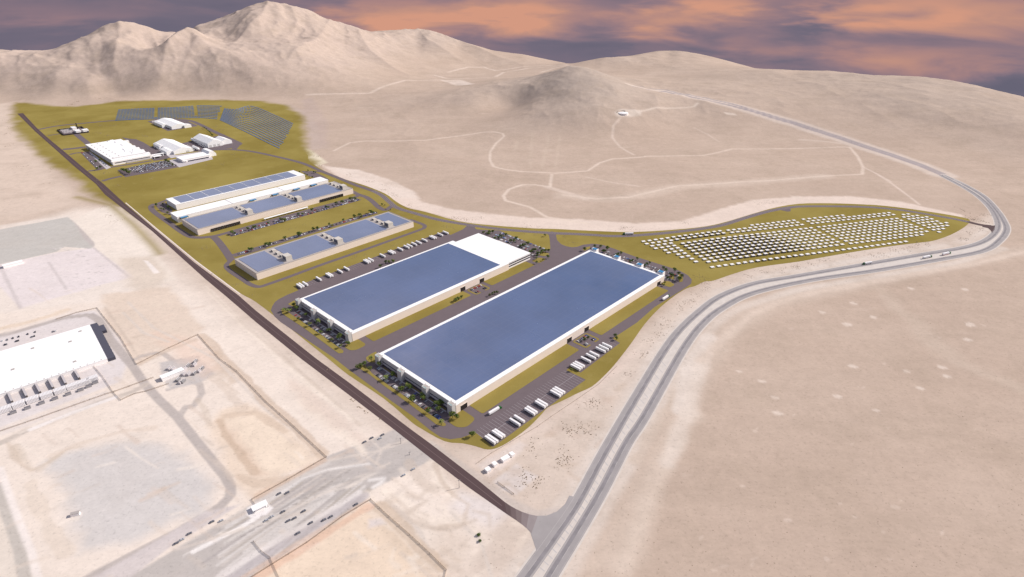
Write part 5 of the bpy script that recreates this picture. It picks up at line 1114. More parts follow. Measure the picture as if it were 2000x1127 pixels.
CAB = cab_mesh(); CWIN = MB().add([(-1.1, 2.88, 2.05), (1.1, 2.88, 2.05), (1.0, 2.38, 3.25), (-1.0, 2.38, 3.25)], [(0, 1, 2, 3)]).mesh('windscreen', [M['glass']])
CWH = MB()
for x in (-1.1, 1.1):
    for y in (-.9, .4, 2.9): CWH.cyl(x, y, .01, 0, .01, 3)
wq = MB()
for x in (0,):
    for y in (0,):
        vs = []; n = 10
        for s in (0, .4): vs += [(x + s, y + .5 * math.cos(6.283 * i / n), .5 + .5 * math.sin(6.283 * i / n)) for i in range(n)]
        wq.add(vs, [tuple(reversed(range(n))), tuple(range(n, 2 * n))] + [(i, (i + 1) % n, n + (i + 1) % n, n + i) for i in range(n)])
CWM = wq.mesh('wheel', [M['tyre']])
def truck(px, py, qx, qy, lab, red=False, s=1.0):       # from rear to nose
    a, b = G(px, py, 1.5), G(qx, qy, 1.5); ang = math.atan2(b[1] - a[1], b[0] - a[0]) - rad(90)
    t = thing('semi_truck', lab, 'truck', ((a[0] + b[0]) / 2, (a[1] + b[1]) / 2, 0.17), ang, 'white trucks with green cabs'); t.scale = (s, s, s)
    tr = link('trailer', TBOX, t, (0, -2, 0)); link('undercarriage', TCH if not red else MB().box(-1.3, 1.3, -7.4, 7.4, .7, 1.2).mesh('undercarriage', [M['red']]), tr); wheels6(tr)
    c = link('cab', CAB, t, (0, 6.2, 0)); link('windscreen', CWIN, c); [link('wheel', CWM, c, (x, y, 0)) for x in (-1.2, .8) for y in (-.6, 2.9)]
truck(952, 811, 982, 793, 'white truck with green cab driving beside the striped trailer bays')
truck(1292, 587, 1309, 576, 'white truck with green cab on the curve past the far end of the largest warehouse')
truck(1238, 457, 1215, 457.5, 'white truck with green cab heading left on the ring road', s=1.1)
truck(1703, 513, 1684, 516, 'white truck heading left on the highway, the leftmost of the three there', s=1.0)
truck(1801, 504.5, 1821, 500.5, 'white truck with green cab heading right on the highway, second of three', s=1.1)
truck(1839, 498, 1858, 493.5, 'white truck on a red chassis, rightmost on the highway before the bend', True, s=1.1)

# cars
def car_meshes():
    prof = [(-2.2, .35), (2.2, .35), (2.25, .75), (1.5, .92), (.8, 1.38), (-.9, 1.42), (-1.7, .98), (-2.2, .9)]
    body = {}
    base = MB(); n = len(prof)
    def shell(m, w0, w1):
        L_ = [(-(w0 if z < 1 else w1), y, z) for y, z in prof]; R_ = [((w0 if z < 1 else w1), y, z) for y, z in prof]
        m.add(L_ + R_, [tuple(reversed(range(n))), tuple(range(n, 2 * n))] + [(i, (i + 1) % n, n + (i + 1) % n, n + i) for i in range(n)])
    for k in ('white', 'silver', 'grey', 'black', 'red', 'blue', 'pale blue'):
        m = MB(); shell(m, .92, .68); body[k] = m.mesh('car_body_' + k, [M['car_' + k]])
    g = MB()
    g.add([(-.62, 1.47, .95), (.62, 1.47, .95), (.6, .85, 1.36), (-.6, .85, 1.36)], [(0, 1, 2, 3)]).add([(-.62, -1.68, 1.02), (-.6, -.97, 1.41), (.6, -.97, 1.41), (.62, -1.68, 1.02)], [(3, 2, 1, 0)])
    g.add([(-.93, 1.2, .96), (-.70, .75, 1.34), (-.70, -.85, 1.37), (-.93, -1.45, .98)], [(0, 1, 2, 3)]).add([(.93, 1.2, .96), (.70, .75, 1.34), (.70, -.85, 1.37), (.93, -1.45, .98)], [(3, 2, 1, 0)])
    gl = g.mesh('car_windows', [M['glass']])
    w = MB()
    for x in (0,):
        for y in (0,):
            vs = []; q = 8
            for s in (0, .2): vs += [(x + s, y + .33 * math.cos(6.283 * i / q), .33 + .33 * math.sin(6.283 * i / q)) for i in range(q)]
            w.add(vs, [tuple(reversed(range(q))), tuple(range(q, 2 * q))] + [(i, (i + 1) % q, q + (i + 1) % q, q + i) for i in range(q)])
    return body, gl, w.mesh('wheel', [M['tyre']])
CB, CG, CW = car_meshes()
cars = []                       # (distance, x, y, rz, colour, label, group, near, z)
cr = random.Random(21)
def colour(pal=None): return cr.choice(pal or ['white', 'white', 'white', 'white', 'silver', 'silver', 'silver', 'grey', 'grey', 'grey', 'black', 'black', 'black', 'pale blue', 'blue', 'white', 'silver', 'grey', 'red'])
def row(lot, rname, spots, ang, fillp=.85, pal=None, near=True, z=.13, force=None):
    n = 0
    for i, (x, y) in enumerate(spots):
        if cr.random() > fillp: continue
        n += 1; c = (force or {}).get(i) or colour(pal)
        cars.append((math.hypot(x, y), x, y, ang + (math.pi if cr.random() < .4 else 0) + cr.uniform(-.02, .02), c, f'{c} car, {nth(n)} from left in {rname} row, {lot}' if rname else f'{c} car, {nth(n)} from left, {lot}', 'cars, ' + lot, near, z))
def uvrow(u0, v0, u1, v1, step):
    d = math.hypot(u1 - u0, v1 - v0); n = int(d / step); return [UV(u0 + (u1 - u0) * i / n, v0 + (v1 - v0) * i / n) for i in range(n + 1)]
AU = YAW + rad(90)              # nose along u
skip = lambda L, gaps: [p for i, p in enumerate(L) if not any(a <= i < b for a, b in gaps)]
lotA = 'near car park of the largest warehouse'
row(lotA, 'inner', skip(uvrow(331.4, 548, 331.4, 420, 2.9), [(4, 6), (14, 16), (23, 26), (34, 37)]), AU, .62)
row(lotA, 'outer', skip(uvrow(322.4, 543, 322.4, 415, 2.9), [(0, 2), (10, 12), (19, 22), (29, 31), (38, 40)]), AU, .82)
lotB = 'near car park of the second warehouse'
row(lotB, 'inner', skip(uvrow(334.6, 757, 334.6, 634, 2.9), [(8, 10), (18, 20), (29, 32)]), AU, .65)
row(lotB, 'outer', skip(uvrow(326, 752, 326, 628, 2.9), [(8, 10), (18, 20), (28, 30)]), AU, .85)
lotE = 'far car park of the largest warehouse'
for rn, u, f in (('inner', 811, .75), ('middle', 822, .7), ('outer', 833, .7)):
    row(lotE, rn, skip(uvrow(u, 552, u, 398, 2.9), [(11, 14), (26, 29), (40, 43)]), AU, f)
lotO = 'office car park by the white wing'
for rn, u, f in (('nearest', 729, .8), ('second', 740, .75), ('third', 750.5, .75), ('outer', 764, .8)):
    row(lotO, rn, skip(uvrow(u, 752, u, 632, 2.9), [(10, 12), (20, 23), (32, 34)]), AU, f)
lotD = 'car park of the dock door hall'
row(lotD, 'front', skip(uvrow(398, 1123, 686, 1123, 3.1), [(8, 10), (24, 27), (48, 51), (68, 71), (85, 87)]), YAW, .8, force={12: 'blue'}, near=False)
row(lotD, 'back', skip(uvrow(402, 1134, 686, 1134, 3.1), [(7, 9), (14, 17), (32, 35), (52, 56), (77, 80)]), YAW, .62, force={4: 'red', 5: 'red'}, near=False)
lotC = 'car park behind the nearer cream hall'
row(lotC, '', skip(uvrow(366, 1028, 664, 1028, 3.1), [(10, 13), (26, 28), (48, 52), (66, 68), (84, 86)]), YAW, .8, force={5: 'red', 9: 'blue'}, near=False)
row('dock pocket of the largest warehouse', 'inner', uvrow(557, 401, 578, 401, 2.9), YAW, .9, force={5: 'red'}, z=.28); row('dock pocket of the largest warehouse', 'outer', [UV(557, 389), UV(560, 389), UV(574, 389), UV(577, 389)], YAW, 1, z=.28)
row('dock pocket of the second warehouse', 'inner', uvrow(560, 619, 581, 619, 2.9), YAW, .9, force={5: 'red'}, z=.28); row('dock pocket of the second warehouse', 'outer', [UV(560, 607), UV(563, 607), UV(577, 607), UV(580, 607)], YAW, 1, z=.28)
row('little grass island between the two big warehouses', '', [UV(556, 567), UV(559, 567), UV(575, 568)], YAW, 1, z=.28)
yd = [(545, 965), (561, 963), (520, 1017), (531, 1010), (553, 1000), (563, 1018), (575, 1013), (593, 999), (607, 1022), (633, 1016), (646, 1010), (582, 1042), (344, 1062), (355, 1055), (370, 1043), (414, 1020), (432, 1018), (712, 864), (726, 856), (742, 857), (747, 850), (788, 929), (807, 917), (695, 986)]
row('works yard in the lower left', '', [G(*p) for p in yd], rad(-50), 1, pal=['grey', 'silver', 'grey', 'silver'], near=True, z=.05)
lw = zm(0, 600, 6.25, [(60, 460), (80, 455), (200, 418), (225, 410), (390, 365), (420, 355), (650, 300), (680, 293), (90, 400), (160, 380), (230, 362), (340, 330), (430, 305), (30, 412)])
row('strip behind the huge left-hand hall', '', [G(*p) for p in lw], AW, 1, pal=['grey', 'black', 'black', 'white'], near=True, z=.05)
lotG = 'full car park of the old plant'
for j in range(11):
    u = None; P0, P1, P2 = G(252, 341), G(348, 322), G(236, 331)
    q = j / 10; A0 = (P0[0] + (P2[0] - P0[0]) * q, P0[1] + (P2[1] - P0[1]) * q); dx, dy = P1[0] - P0[0], P1[1] - P0[1]; d = math.hypot(dx, dy); n = int(d / 5.4)
    row(lotG, nth(j + 1), [(A0[0] + dx * i / n + cr.uniform(-.6, .6), A0[1] + dy * i / n) for i in range(3 if j < 10 else 5, n)], math.atan2(dy, dx), .93, pal=['white', 'silver', 'black', 'black', 'grey', 'silver', 'grey', 'pale blue'], near=False)
lotW = 'small car park left of the old plant'
for j, ((a, b), (c, d)) in enumerate([((160, 298), (190, 327)), ((174, 298), (210, 326))]):
    p0, p1 = G(a, b), G(c, d); n = 26
    row(lotW, nth(j + 1), [(p0[0] + (p1[0] - p0[0]) * i / n, p0[1] + (p1[1] - p0[1]) * i / n) for i in range(n)], math.atan2(p1[1] - p0[1], p1[0] - p0[0]) + 1.57, .75, near=False, force={0: 'red', 1: 'red'})
cars.sort(key=lambda c: c[0])
seen = {}
for c in cars: seen[c[5]] = seen.get(c[5], 0) + 1
rest = MB(); rest_m = [M['car_white'], M['car_silver'], M['car_black'], M['car_grey'], M['car_red'], M['car_blue'], M['car_pale blue']]; rk = ['white', 'silver', 'black', 'grey', 'red', 'blue', 'pale blue']
for i, (d, x, y, rz, c, lab, grp, near, z) in enumerate(cars):
    if i < 300:
        o = link('parked_car', CB[c], None, (x, y, z), rz); tag(o, lab, 'car', grp)
        if d < 1150: link('windows', CG, o)
        if d < 800: [link('wheel', CW, o, (a_, b_, 0)) for a_ in (-.9, .72) for b_ in (-1.35, 1.4)]
    else:
        cs, sn = math.cos(rz), math.sin(rz); me = CB[c]; vs = [(x + v.co.x * cs - v.co.y * sn, y + v.co.x * sn + v.co.y * cs, z + v.co.z) for v in me.vertices]
        rest.slot(rk.index(c)); rest.add(vs, [tuple(p.vertices) for p in me.polygons])
o = link('distant_parked_cars', rest.mesh('distant_parked_cars', rest_m)); tag(o, 'crowd of tiny mixed-colour cars filling the far car parks of the old plant', 'cars', kind='stuff')

# ------------------------------------------------------------------ trees
def crown_mesh(seed, r, h, n, mats, base):
    q = random.Random(seed); m = MB()
    lobes = [(q.uniform(-.45, .45) * r, q.uniform(-.45, .45) * r, base + h * q.uniform(.25, .8), r * q.uniform(.35, .6)) for _ in range(7)]
    for i in range(n):
        lx, ly, lz, lr = q.choice(lobes); a, e, d = q.uniform(0, 6.283), math.asin(q.uniform(-.7, 1)), q.random() ** .4
        x, y, z = lx + lr * d * math.cos(a) * math.cos(e), ly + lr * d * math.sin(a) * math.cos(e), lz + lr * .75 * d * math.sin(e)
        s = q.uniform(.28, .62) * r / 4; t1 = Vector((q.uniform(-1, 1), q.uniform(-1, 1), q.uniform(-.5, .5))).normalized(); t2 = t1.cross(Vector((q.uniform(-1, 1), q.uniform(-1, 1), q.uniform(-1, 1)))).normalized()
        c = Vector((x, y, z)); m.slot(0 if q.random() < .6 else (1 if q.random() < .6 else 2))
        m.add([c - t1 * s, c - t2 * s * .7, c + t1 * s, c + t2 * s * .7], [(0, 1, 2, 3)])
    return m.mesh('leafy_crown', mats)
def palm_mesh(seed, r, z0, mats):
    q = random.Random(seed); m = MB()
    for i in range(26):
        a = 6.283 * i / 26 + q.uniform(-.2, .2); up = q.uniform(-.2, .9); L_ = r * q.uniform(.8, 1.15); w = .55; prev = None; m.slot(q.choice([0, 0, 1, 2]))
        for k in range(5):
            t = k / 4; x = L_ * t; z = z0 + L_ * (up * t - 1.0 * t * t * .9); ww = w * (1 - t * .75) + .05
            cur = [(x * math.cos(a) - ww * math.sin(a), x * math.sin(a) + ww * math.cos(a), z), (x * math.cos(a) + ww * math.sin(a), x * math.sin(a) - ww * math.cos(a), z)]
            if prev: m.add([prev[0], prev[1], cur[1], cur[0]], [(0, 1, 2, 3)])
            prev = cur
    return m.mesh('palm_crown', mats)
def trunk_mesh(h, r, limbs, seed=0):
    q = random.Random(seed); m = MB().cyl(0, 0, r, 0, h, 7, r * .6)
    for i in range(limbs):
        a = 6.283 * i / limbs + q.uniform(-.4, .4); b = [(0, 0, h * .7), (math.cos(a) * 1.8, math.sin(a) * 1.8, h * 1.5)]
        for k in range(3):
            pass
        rr = r * .35; m.add([(-rr, -rr, b[0][2]), (rr, -rr, b[0][2]), (0, rr, b[0][2]), (b[1][0], b[1][1], b[1][2])], [(0, 1, 3), (1, 2, 3), (2, 0, 3)])
    return m.mesh('trunk', [M['bark']])
LM = [M['leaf'], M['leaf2'], M['leaf3']]; LM2 = [M['leaf2'], M['leaf'], M['leaf2']]
CR = [crown_mesh(1, 4.0, 4.6, 420, LM, 2.0), crown_mesh(2, 4.4, 4.2, 420, LM, 2.2), crown_mesh(3, 3.6, 4.4, 380, LM2, 1.8), crown_mesh(4, 3.2, 3.6, 340, [M['leaf3'], M['leaf'], M['leaf2']], 1.6)]
TR = [trunk_mesh(2.8, .28, 4, 1), trunk_mesh(3.0, .3, 5, 2), trunk_mesh(2.6, .26, 4, 3), trunk_mesh(2.2, .22, 3, 4)]
PC = palm_mesh(5, 3.6, 6.2, [M['leaf'], M['leaf3'], M['leaf2']]); PT = MB().cyl(0, 0, .28, 0, 6.2, 8, .2).mesh('palm_trunk', [M['bark']])
kinds = ['bushy green tree', 'broad green tree', 'dark green tree', 'small olive-green tree', 'palm tree']
tr_ = random.Random(77); tn = {}
def trees(place, pts, grp, mix=(0, 1, 2, 3), s=1.0, names=None):
    pts = sorted(pts)
    for i, (x, y) in enumerate(pts):
        g = G(x, y, 3.5); k = tr_.choice(mix); sc = s * tr_.uniform(.82, 1.2)
        t = thing('palm_tree' if k == 4 else 'broadleaf_tree', f'{kinds[k]}, {nth(i + 1)} from left, {place}' if len(pts) > 1 else f'{kinds[k]} {place}', 'tree', (g[0], g[1], 0.1), tr_.uniform(0, 6.28), grp); t.scale = (sc, sc, sc * tr_.uniform(.9, 1.15))
        if k == 4: link('palm_crown', PC, t); link('trunk', PT, t)
        else: link('crown', CR[k], t); link('trunk', TR[k], t)
G1 = 'trees in the car park of the largest warehouse'; G2 = 'trees in the car park of the second warehouse'
trees('wall side of the largest warehouse car park', [(725, 702), (742, 712), (767, 731), (795, 751), (799, 756), (824, 771), (827, 776), (855, 790), (864, 786), (857, 800)], G1, (0, 1, 4, 1), 1.15)
trees('roadside island of the largest warehouse car park', [(711, 712), (704, 716), (723, 720), (753, 739), (781, 758), (785, 762), (807, 781), (838, 804), (862, 826), (699, 717)], G1, (0, 4, 0, 3), 1.1)
trees('near corner of the largest warehouse', [(891, 814), (884, 812)], G1, (2, 0))
trees('beside the first striped trailer bay', [(922, 848)], 'lone trees', (0,)); trees('at the gap between the two groups of bays', [(1116, 721.5)], 'lone trees', (3,)); trees('past the last bay by the service road', [(1201, 655), (1204, 660)], 'trees past the bays', (2, 0))
trees('dock pocket of the largest warehouse', [(1148, 659), (1142, 663)], G1, (0, 2), .8)
trees('wall side of the second warehouse car park', zm(500, 520, 6.25, [(455, 475), (500, 510), (610, 590), (760, 690), (890, 780), (1020, 870), (1120, 940)]), G2, (0, 1, 4), 1.1)
trees('road side of the second warehouse car park', zm(500, 520, 6.25, [(350, 525), (330, 535), (390, 555), (420, 540), (520, 635), (660, 710), (790, 800), (930, 890), (1030, 975)]), G2, (0, 4, 3), 1.05)
trees('behind the second warehouse, against its wall', zm(540, 400, 6.25, [(1330, 700), (1370, 690), (1420, 685), (1270, 748)]), G2, (2, 1))
trees('dock pocket of the second warehouse', zm(820, 540, 6.25, [(440, 285), (475, 265), (510, 250)]), G2, (0, 1), .95)
trees('island between the big warehouses', zm(820, 540, 6.25, [(855, 220), (885, 205), (910, 190), (945, 190)]), G2, (2, 3), .85)
trees('office car park by the white wing', zm(930, 440, 12.5, [(180, 170), (330, 165), (290, 215), (400, 165), (460, 310), (590, 260), (550, 300), (640, 280), (720, 230), (840, 380), (920, 380), (985, 325), (1100, 500), (1160, 490), (1250, 440), (1380, 610), (1440, 590), (1560, 560), (1330, 640), (1560, 680), (1510, 690), (1480, 745), (1620, 640), (1690, 620), (1760, 615)]), 'trees in the office car park', (0, 2, 2, 1))
trees('grass corners beside the office wing', zm(930, 440, 12.5, [(1470, 800), (1760, 770), (1630, 830), (1480, 900)]), 'trees beside the office wing', (3, 0), .9); trees('alone on the lawn by the ring road junction', [(1064, 459)], 'lone trees', (3,))
trees('far car park of the largest warehouse', zm(1130, 470, 12.5, [(400, 140), (540, 130), (700, 190), (600, 260), (650, 240), (970, 330), (1040, 305), (930, 365), (1310, 490), (1440, 430), (1260, 500), (1600, 600), (1670, 570), (1740, 530), (1960, 740), (140, 210)]) + zm(1080, 440, 6.25, [(1350, 520), (1380, 550), (1490, 550), (1440, 600), (1400, 640), (1450, 620), (1530, 590), (1570, 620), (1560, 650), (1545, 665)]), 'trees in the far car park', (0, 1, 2, 2), 1.05)
trees('grass patch by the last dock door', zm(1080, 440, 6.25, [(1335, 700), (1365, 695), (1350, 720)]), 'trees by the last dock', (3, 0), .8)
trees('long car park of the dock door hall', zm(400, 380, 12.5, [(670, 935), (720, 950), (1050, 830), (1190, 790), (1230, 800), (1550, 700), (1890, 610)]) + zm(440, 320, 6.25, [(680, 680), (720, 690), (890, 620), (940, 610), (1060, 570), (1230, 520), (1260, 530), (1350, 480), (1430, 470), (1530, 430), (1580, 435)]), 'trees in the long car park', (0, 2, 1), 1.1)
trees('car park behind the nearer cream hall', zm(440, 320, 6.25, [(290, 1040), (320, 1050), (500, 980), (550, 970), (530, 990), (730, 910), (890, 855), (910, 870), (1080, 800), (1130, 795), (1270, 740), (1300, 755), (1440, 690), (1580, 645), (1640, 630), (1660, 645), (1770, 585), (1800, 600)]), 'trees behind the hall', (0, 2, 1), 1.1)
trees('road junction behind the nearer cream hall', zm(600, 320, 6.25, [(1015, 550), (915, 490), (945, 495)]), 'trees at the junction', (2, 3), .8)
trees('on the pocket west of the panelled hall', zm(300, 320, 6.25, [(35, 505), (110, 488), (90, 550), (125, 555), (180, 530), (170, 595), (215, 600)]), 'trees west of the panelled hall', (2, 3), 1.0)
trees('on the pocket east of the panelled hall', zm(440, 320, 6.25, [(905, 95), (970, 125), (1000, 135), (1060, 160), (1020, 158), (1010, 78), (1080, 98), (1100, 100)]), 'trees east of the panelled hall', (2, 3), .9)
trees('car parks of the old white plant', zm(160, 260, 12.5, [(380, 870), (460, 840), (440, 660), (330, 700), (190, 400), (220, 400), (960, 885), (1000, 905), (1040, 925), (1080, 950), (1120, 970), (1150, 985)]) + zm(160, 220, 6.25, [(1030, 590), (1060, 605), (1085, 620), (1110, 635)]), 'trees at the old plant', (0, 3, 2), 1.3)
trees('along the road below the solar field', zm(290, 220, 12.5, [(1340, 355), (1375, 375), (1410, 400), (1440, 425), (1470, 445), (1500, 470), (1520, 500), (1545, 520), (1570, 545), (1545, 550)]), 'trees below the solar field', (2, 3), .9)
trees('hidden half behind the near lawn of the solar-roofed hall', [(458, 500)], 'lone trees', (2,), .7) if False else None
for i, (x, y) in enumerate([(935, 1044), (937, 1056)]):
    g = G(x, y, 1); t = thing('desert_bush', ['larger dark desert bush above its neighbour at the bottom of the picture', 'smaller dark desert bush just below the larger one at the bottom'][i], 'bush', (g[0], g[1], -1.0), i, 'two dark desert bushes'); t.scale = (.8 - .2 * i, .6 - .1 * i, .55)
    link('crown', CR[2], t); link('stem', TR[3], t)

# ------------------------------------------------------------------ container field
E1 = lambda x, y: G(1240 + x / 6.25, 380 + y / 6.25); E2 = lambda x, y: G(1540 + x / 6.25, 380 + y / 6.25)
rows = []
def br(blk, a, b): rows.append((blk, a, b))
B1 = 'the near-left edge block'; 
for a, b in [((105, 578), (1035, 458)), ((145, 608), (1080, 485)), ((212, 635), (440, 605)), ((255, 665), (480, 635)), ((372, 687), (522, 663)), ((412, 718), (563, 695)), ((530, 740), (607, 728)), ((575, 772), (650, 760)), ((695, 793), (695, 793)), ((745, 827), (745, 827))]: br(B1, E1(*a), E1(*b))
for a, b in [(E1(1430, 380), E2(65, 320)), (E1(1140, 445), E2(110, 345)), (E1(1187, 473), E2(165, 372))]: br('the roadside middle block', a, b)
for a, b in [((182, 307), (660, 258)), ((238, 332), (1225, 228)), ((287, 358), (1280, 250))]: br('the roadside right block', E2(*a), E2(*b))
for a, b in zip([(585, 608), (625, 638), (668, 668), (710, 700), (752, 733), (805, 765), (850, 797), (897, 830)], [(275, 412), (322, 440), (375, 467), (430, 497), (487, 525), (540, 555), (597, 585), (655, 615)]): br('the big central block', E1(*a), E2(*b))
for a, b in zip([(370, 402), (425, 430), (475, 458), (530, 487), (585, 513), (640, 543), (700, 573), (760, 603)], [(1320, 298), (1375, 322), (1430, 348), (1495, 373), (1560, 398), (1620, 425), (1683, 455), (1625, 495)]): br('the second central block', E2(*a), E2(*b))
br('the single front line', E1(945, 892), E2(1430, 578))
for a, b in [((1402, 250), (1460, 244)), ((1407, 281), (1570, 262)), ((1470, 305), (1685, 280)), ((1525, 330), (1745, 303)), ((1585, 356), (1810, 330)), ((1650, 382), (1925, 350)), ((1710, 408), (1935, 383)), ((1770, 435), (1885, 422)), ((1838, 462), (1838, 462))]: br('the far right corner block', E2(*a), E2(*b))
units = []; cnt = {}
ang0 = rad(16.3); DK = E1(1290, 640)
for blk, a, b in rows:
    cnt[blk] = cnt.get(blk, 0) + 1; d = math.hypot(b[0] - a[0], b[1] - a[1]); n = int(round(d / 12.85))
    for i in range(n + 1):
        t = i / n if n else 0; x, y = a[0] + (b[0] - a[0]) * t, a[1] + (b[1] - a[1]) * t
        dk = math.hypot((x - DK[0]) * .55, y - DK[1]); hgt = .8 + 3.2 * math.exp(-(dk / 62) ** 2) + (.6 if 'edge' in blk and i > 4 else 0)
        units.append((math.hypot(x, y), x, y, hgt, f'white battery container, {nth(i + 1)} from left in the {nth(cnt[blk])} row of {blk}'))
units.sort(key=lambda q: q[0])
hs = {}
def bat_mesh(h):
    k = round(h * 4) / 4
    if k not in hs:
        m = MB(); m.slot(1 if k > 1.8 else 0).box(-3.2, 3.2, -2.6, 2.6, .3, .3 + k); m.slot(1); m.box(-3.0, 3.0, -2.4, 2.4, 0, .3); m.slot(0)  # tall units get a dark body that paints in shade below raised slabs
        m.box(-3.4, 3.4, -2.8, 2.8, .3 + k, .55 + k); m.slot(1)
        for j in range(3): m.box(-2.6 + j * 2.1, -1.4 + j * 2.1, -2.66, -2.6, .5, max(k, .7))
        hs[k] = m.mesh('battery_container', [M['bat'], M['unitd']])
    return hs[k]
rst = MB()
for i, (d, x, y, h, lab) in enumerate(units):
    if i < 300: tag(link('battery_container', bat_mesh(h), None, (x, y, .06), ang0), lab, 'container', 'white battery containers in the container field')
    else:
        me = bat_mesh(h); cs, sn = math.cos(ang0), math.sin(ang0)
        for p in me.polygons:
            rst.slot(p.material_index); rst.add([(x + me.vertices[v].co.x * cs - me.vertices[v].co.y * sn, y + me.vertices[v].co.x * sn + me.vertices[v].co.y * cs, me.vertices[v].co.z + .06) for v in p.vertices], [tuple(range(len(p.vertices)))])
o = link('distant_battery_containers', rst.mesh('distant_battery_containers', [M['bat'], M['unitd']])); tag(o, 'far rows of small white containers at the right of the container field', 'containers', kind='stuff')

# ------------------------------------------------------------------ solar field in the hills
def polyat(P, t):
    n = len(P) - 1; f = t * n; i = min(int(f), n - 1); f -= i; return (P[i][0] + (P[i + 1][0] - P[i][0]) * f, P[i][1] + (P[i + 1][1] - P[i][1]) * f)
def evenly(P):
    D = [0]
    for a, b in zip(P, P[1:]): D.append(D[-1] + math.hypot(b[0] - a[0], b[1] - a[1]))
    return D
panels = []
def field(front, back, nr, lab, pitch, wl):
    F = [W(*p) for p in spline(front, 5)]; B = [W(*p) for p in spline(back, 5)]; n = min(len(F), len(B))
    for r in range(nr):
        t = r / (nr - 1); P = [(F[i][0] + (B[i][0] - F[i][0]) * t, F[i][1] + (B[i][1] - F[i][1]) * t) for i in range(n)]
        D = evenly(P); k = int(D[-1] / pitch)
        for j in range(k + 1):
            if pitch < 11 and j % 13 == 12 and r > 1: continue
            s = min(j * pitch, D[-1] - .01); i = max(q for q in range(len(D) - 1) if D[q] <= s); f = (s - D[i]) / (D[i + 1] - D[i] + 1e-9)
            x, y = P[i][0] + (P[i + 1][0] - P[i][0]) * f, P[i][1] + (P[i + 1][1] - P[i][1]) * f
            panels.append((math.hypot(x, y), x, y, math.atan2(P[i + 1][1] - P[i][1], P[i + 1][0] - P[i][0]), f'blue solar table, {nth(j + 1)} from left, {nth(r + 1)} row of {lab}', wl))
field([(228, 235.5), (290, 233), (350, 231), (395, 230.5), (424, 233)], [(234, 215), (290, 212.5), (345, 210.5), (390, 207), (432, 208)], 10, 'the left solar field', 10.6, 9.4)
field([(431, 235), (455, 246), (485, 260), (515, 275), (546, 290)], [(440, 213), (462, 214), (492, 208), (535, 225), (573, 243)], 15, 'the right solar field', 13.0, 9.6)
panels.sort(key=lambda q: q[0])
pm = MB(); pm.add([(-4.7, -1.8, .9), (4.7, -1.8, .9), (4.7, 1.8, 2.1), (-4.7, 1.8, 2.1), (-4.7, -1.8, .7), (4.7, -1.8, .7), (4.7, 1.8, 1.9), (-4.7, 1.8, 1.9)], [(0, 1, 2, 3), (7, 6, 5, 4), (0, 4, 5, 1), (1, 5, 6, 2), (2, 6, 7, 3), (3, 7, 4, 0)])
pm.slot(1)
for x in (-3.5, 3.5): pm.box(x - .15, x + .15, -.15, .15, -1, 1.35)
PMS = pm.mesh('solar_table', [M['pvt'], M['steel']]); rst = MB()
for i, (d, x, y, a, lab, wl) in enumerate(panels):
    z = zt(x, y)
    if i < 300: tag(link('solar_panel', PMS, None, (x, y, z), a), lab, 'solar panel', 'solar panels on the north-west slope')
    else:
        cs, sn = math.cos(a), math.sin(a)
        for p in PMS.polygons:
            rst.slot(p.material_index); rst.add([(x + PMS.vertices[v].co.x * cs - PMS.vertices[v].co.y * sn, y + PMS.vertices[v].co.x * sn + PMS.vertices[v].co.y * cs, PMS.vertices[v].co.z + z) for v in p.vertices], [tuple(range(len(p.vertices)))])
o = link('distant_solar_panels', rst.mesh('distant_solar_panels', [M['pvt'], M['steel']])); tag(o, 'back rows of small blue solar panels merging together on the slope', 'solar panels', kind='stuff')

# ------------------------------------------------------------------ desert scrub
sc = random.Random(9); sm = MB()
clu = zm(840, 780, 3.125, [(620, 280), (635, 475), (650, 515), (560, 488), (880, 185), (965, 185), (825, 180), (830, 355), (790, 385), (1010, 20), (970, 30)]) + zm(1100, 600, 3.131, [(200, 590), (140, 740), (20, 930), (400, 410), (490, 285), (520, 210), (590, 170), (610, 110), (640, 75), (720, 10)]) + \
    zm(1240, 380, 6.25, [(760, 1000), (860, 1080), (1050, 1060), (1380, 990), (1580, 940), (1790, 915), (1960, 880), (620, 340), (1550, 115), (1720, 90), (1640, 105)]) + zm(1540, 380, 6.25, [(70, 880), (250, 840), (430, 800), (770, 750), (1010, 740), (1160, 730), (1290, 680), (1380, 665), (1500, 650), (1570, 610), (1690, 605)]) + \
    zm(1680, 340, 6.25, [(1250, 440), (1370, 550), (1440, 560), (1540, 500), (1330, 720), (1440, 660), (1250, 800), (1490, 570)]) + zm(1080, 440, 6.25, [(890, 30), (970, 50), (850, 40), (1830, 650), (1870, 770), (1770, 860), (1600, 940), (1700, 930)]) + zm(600, 320, 6.25, [(510, 135), (760, 215), (960, 265), (940, 315), (1020, 360), (1090, 390), (1240, 505), (1810, 660), (1950, 685), (130, 25)]) + \
    zm(800, 400, 6.25, [(560, 160), (720, 175), (840, 165), (1420, 270), (1570, 275), (640, 180)]) + zm(0, 180, 6.25, [(70, 345), (110, 430), (95, 655), (275, 905), (630, 940), (1215, 75), (1430, 105), (110, 500)]) + zm(0, 380, 4.695, [(1000, 190), (1050, 245), (1000, 100)]) + [(612, 296), (618, 305)]
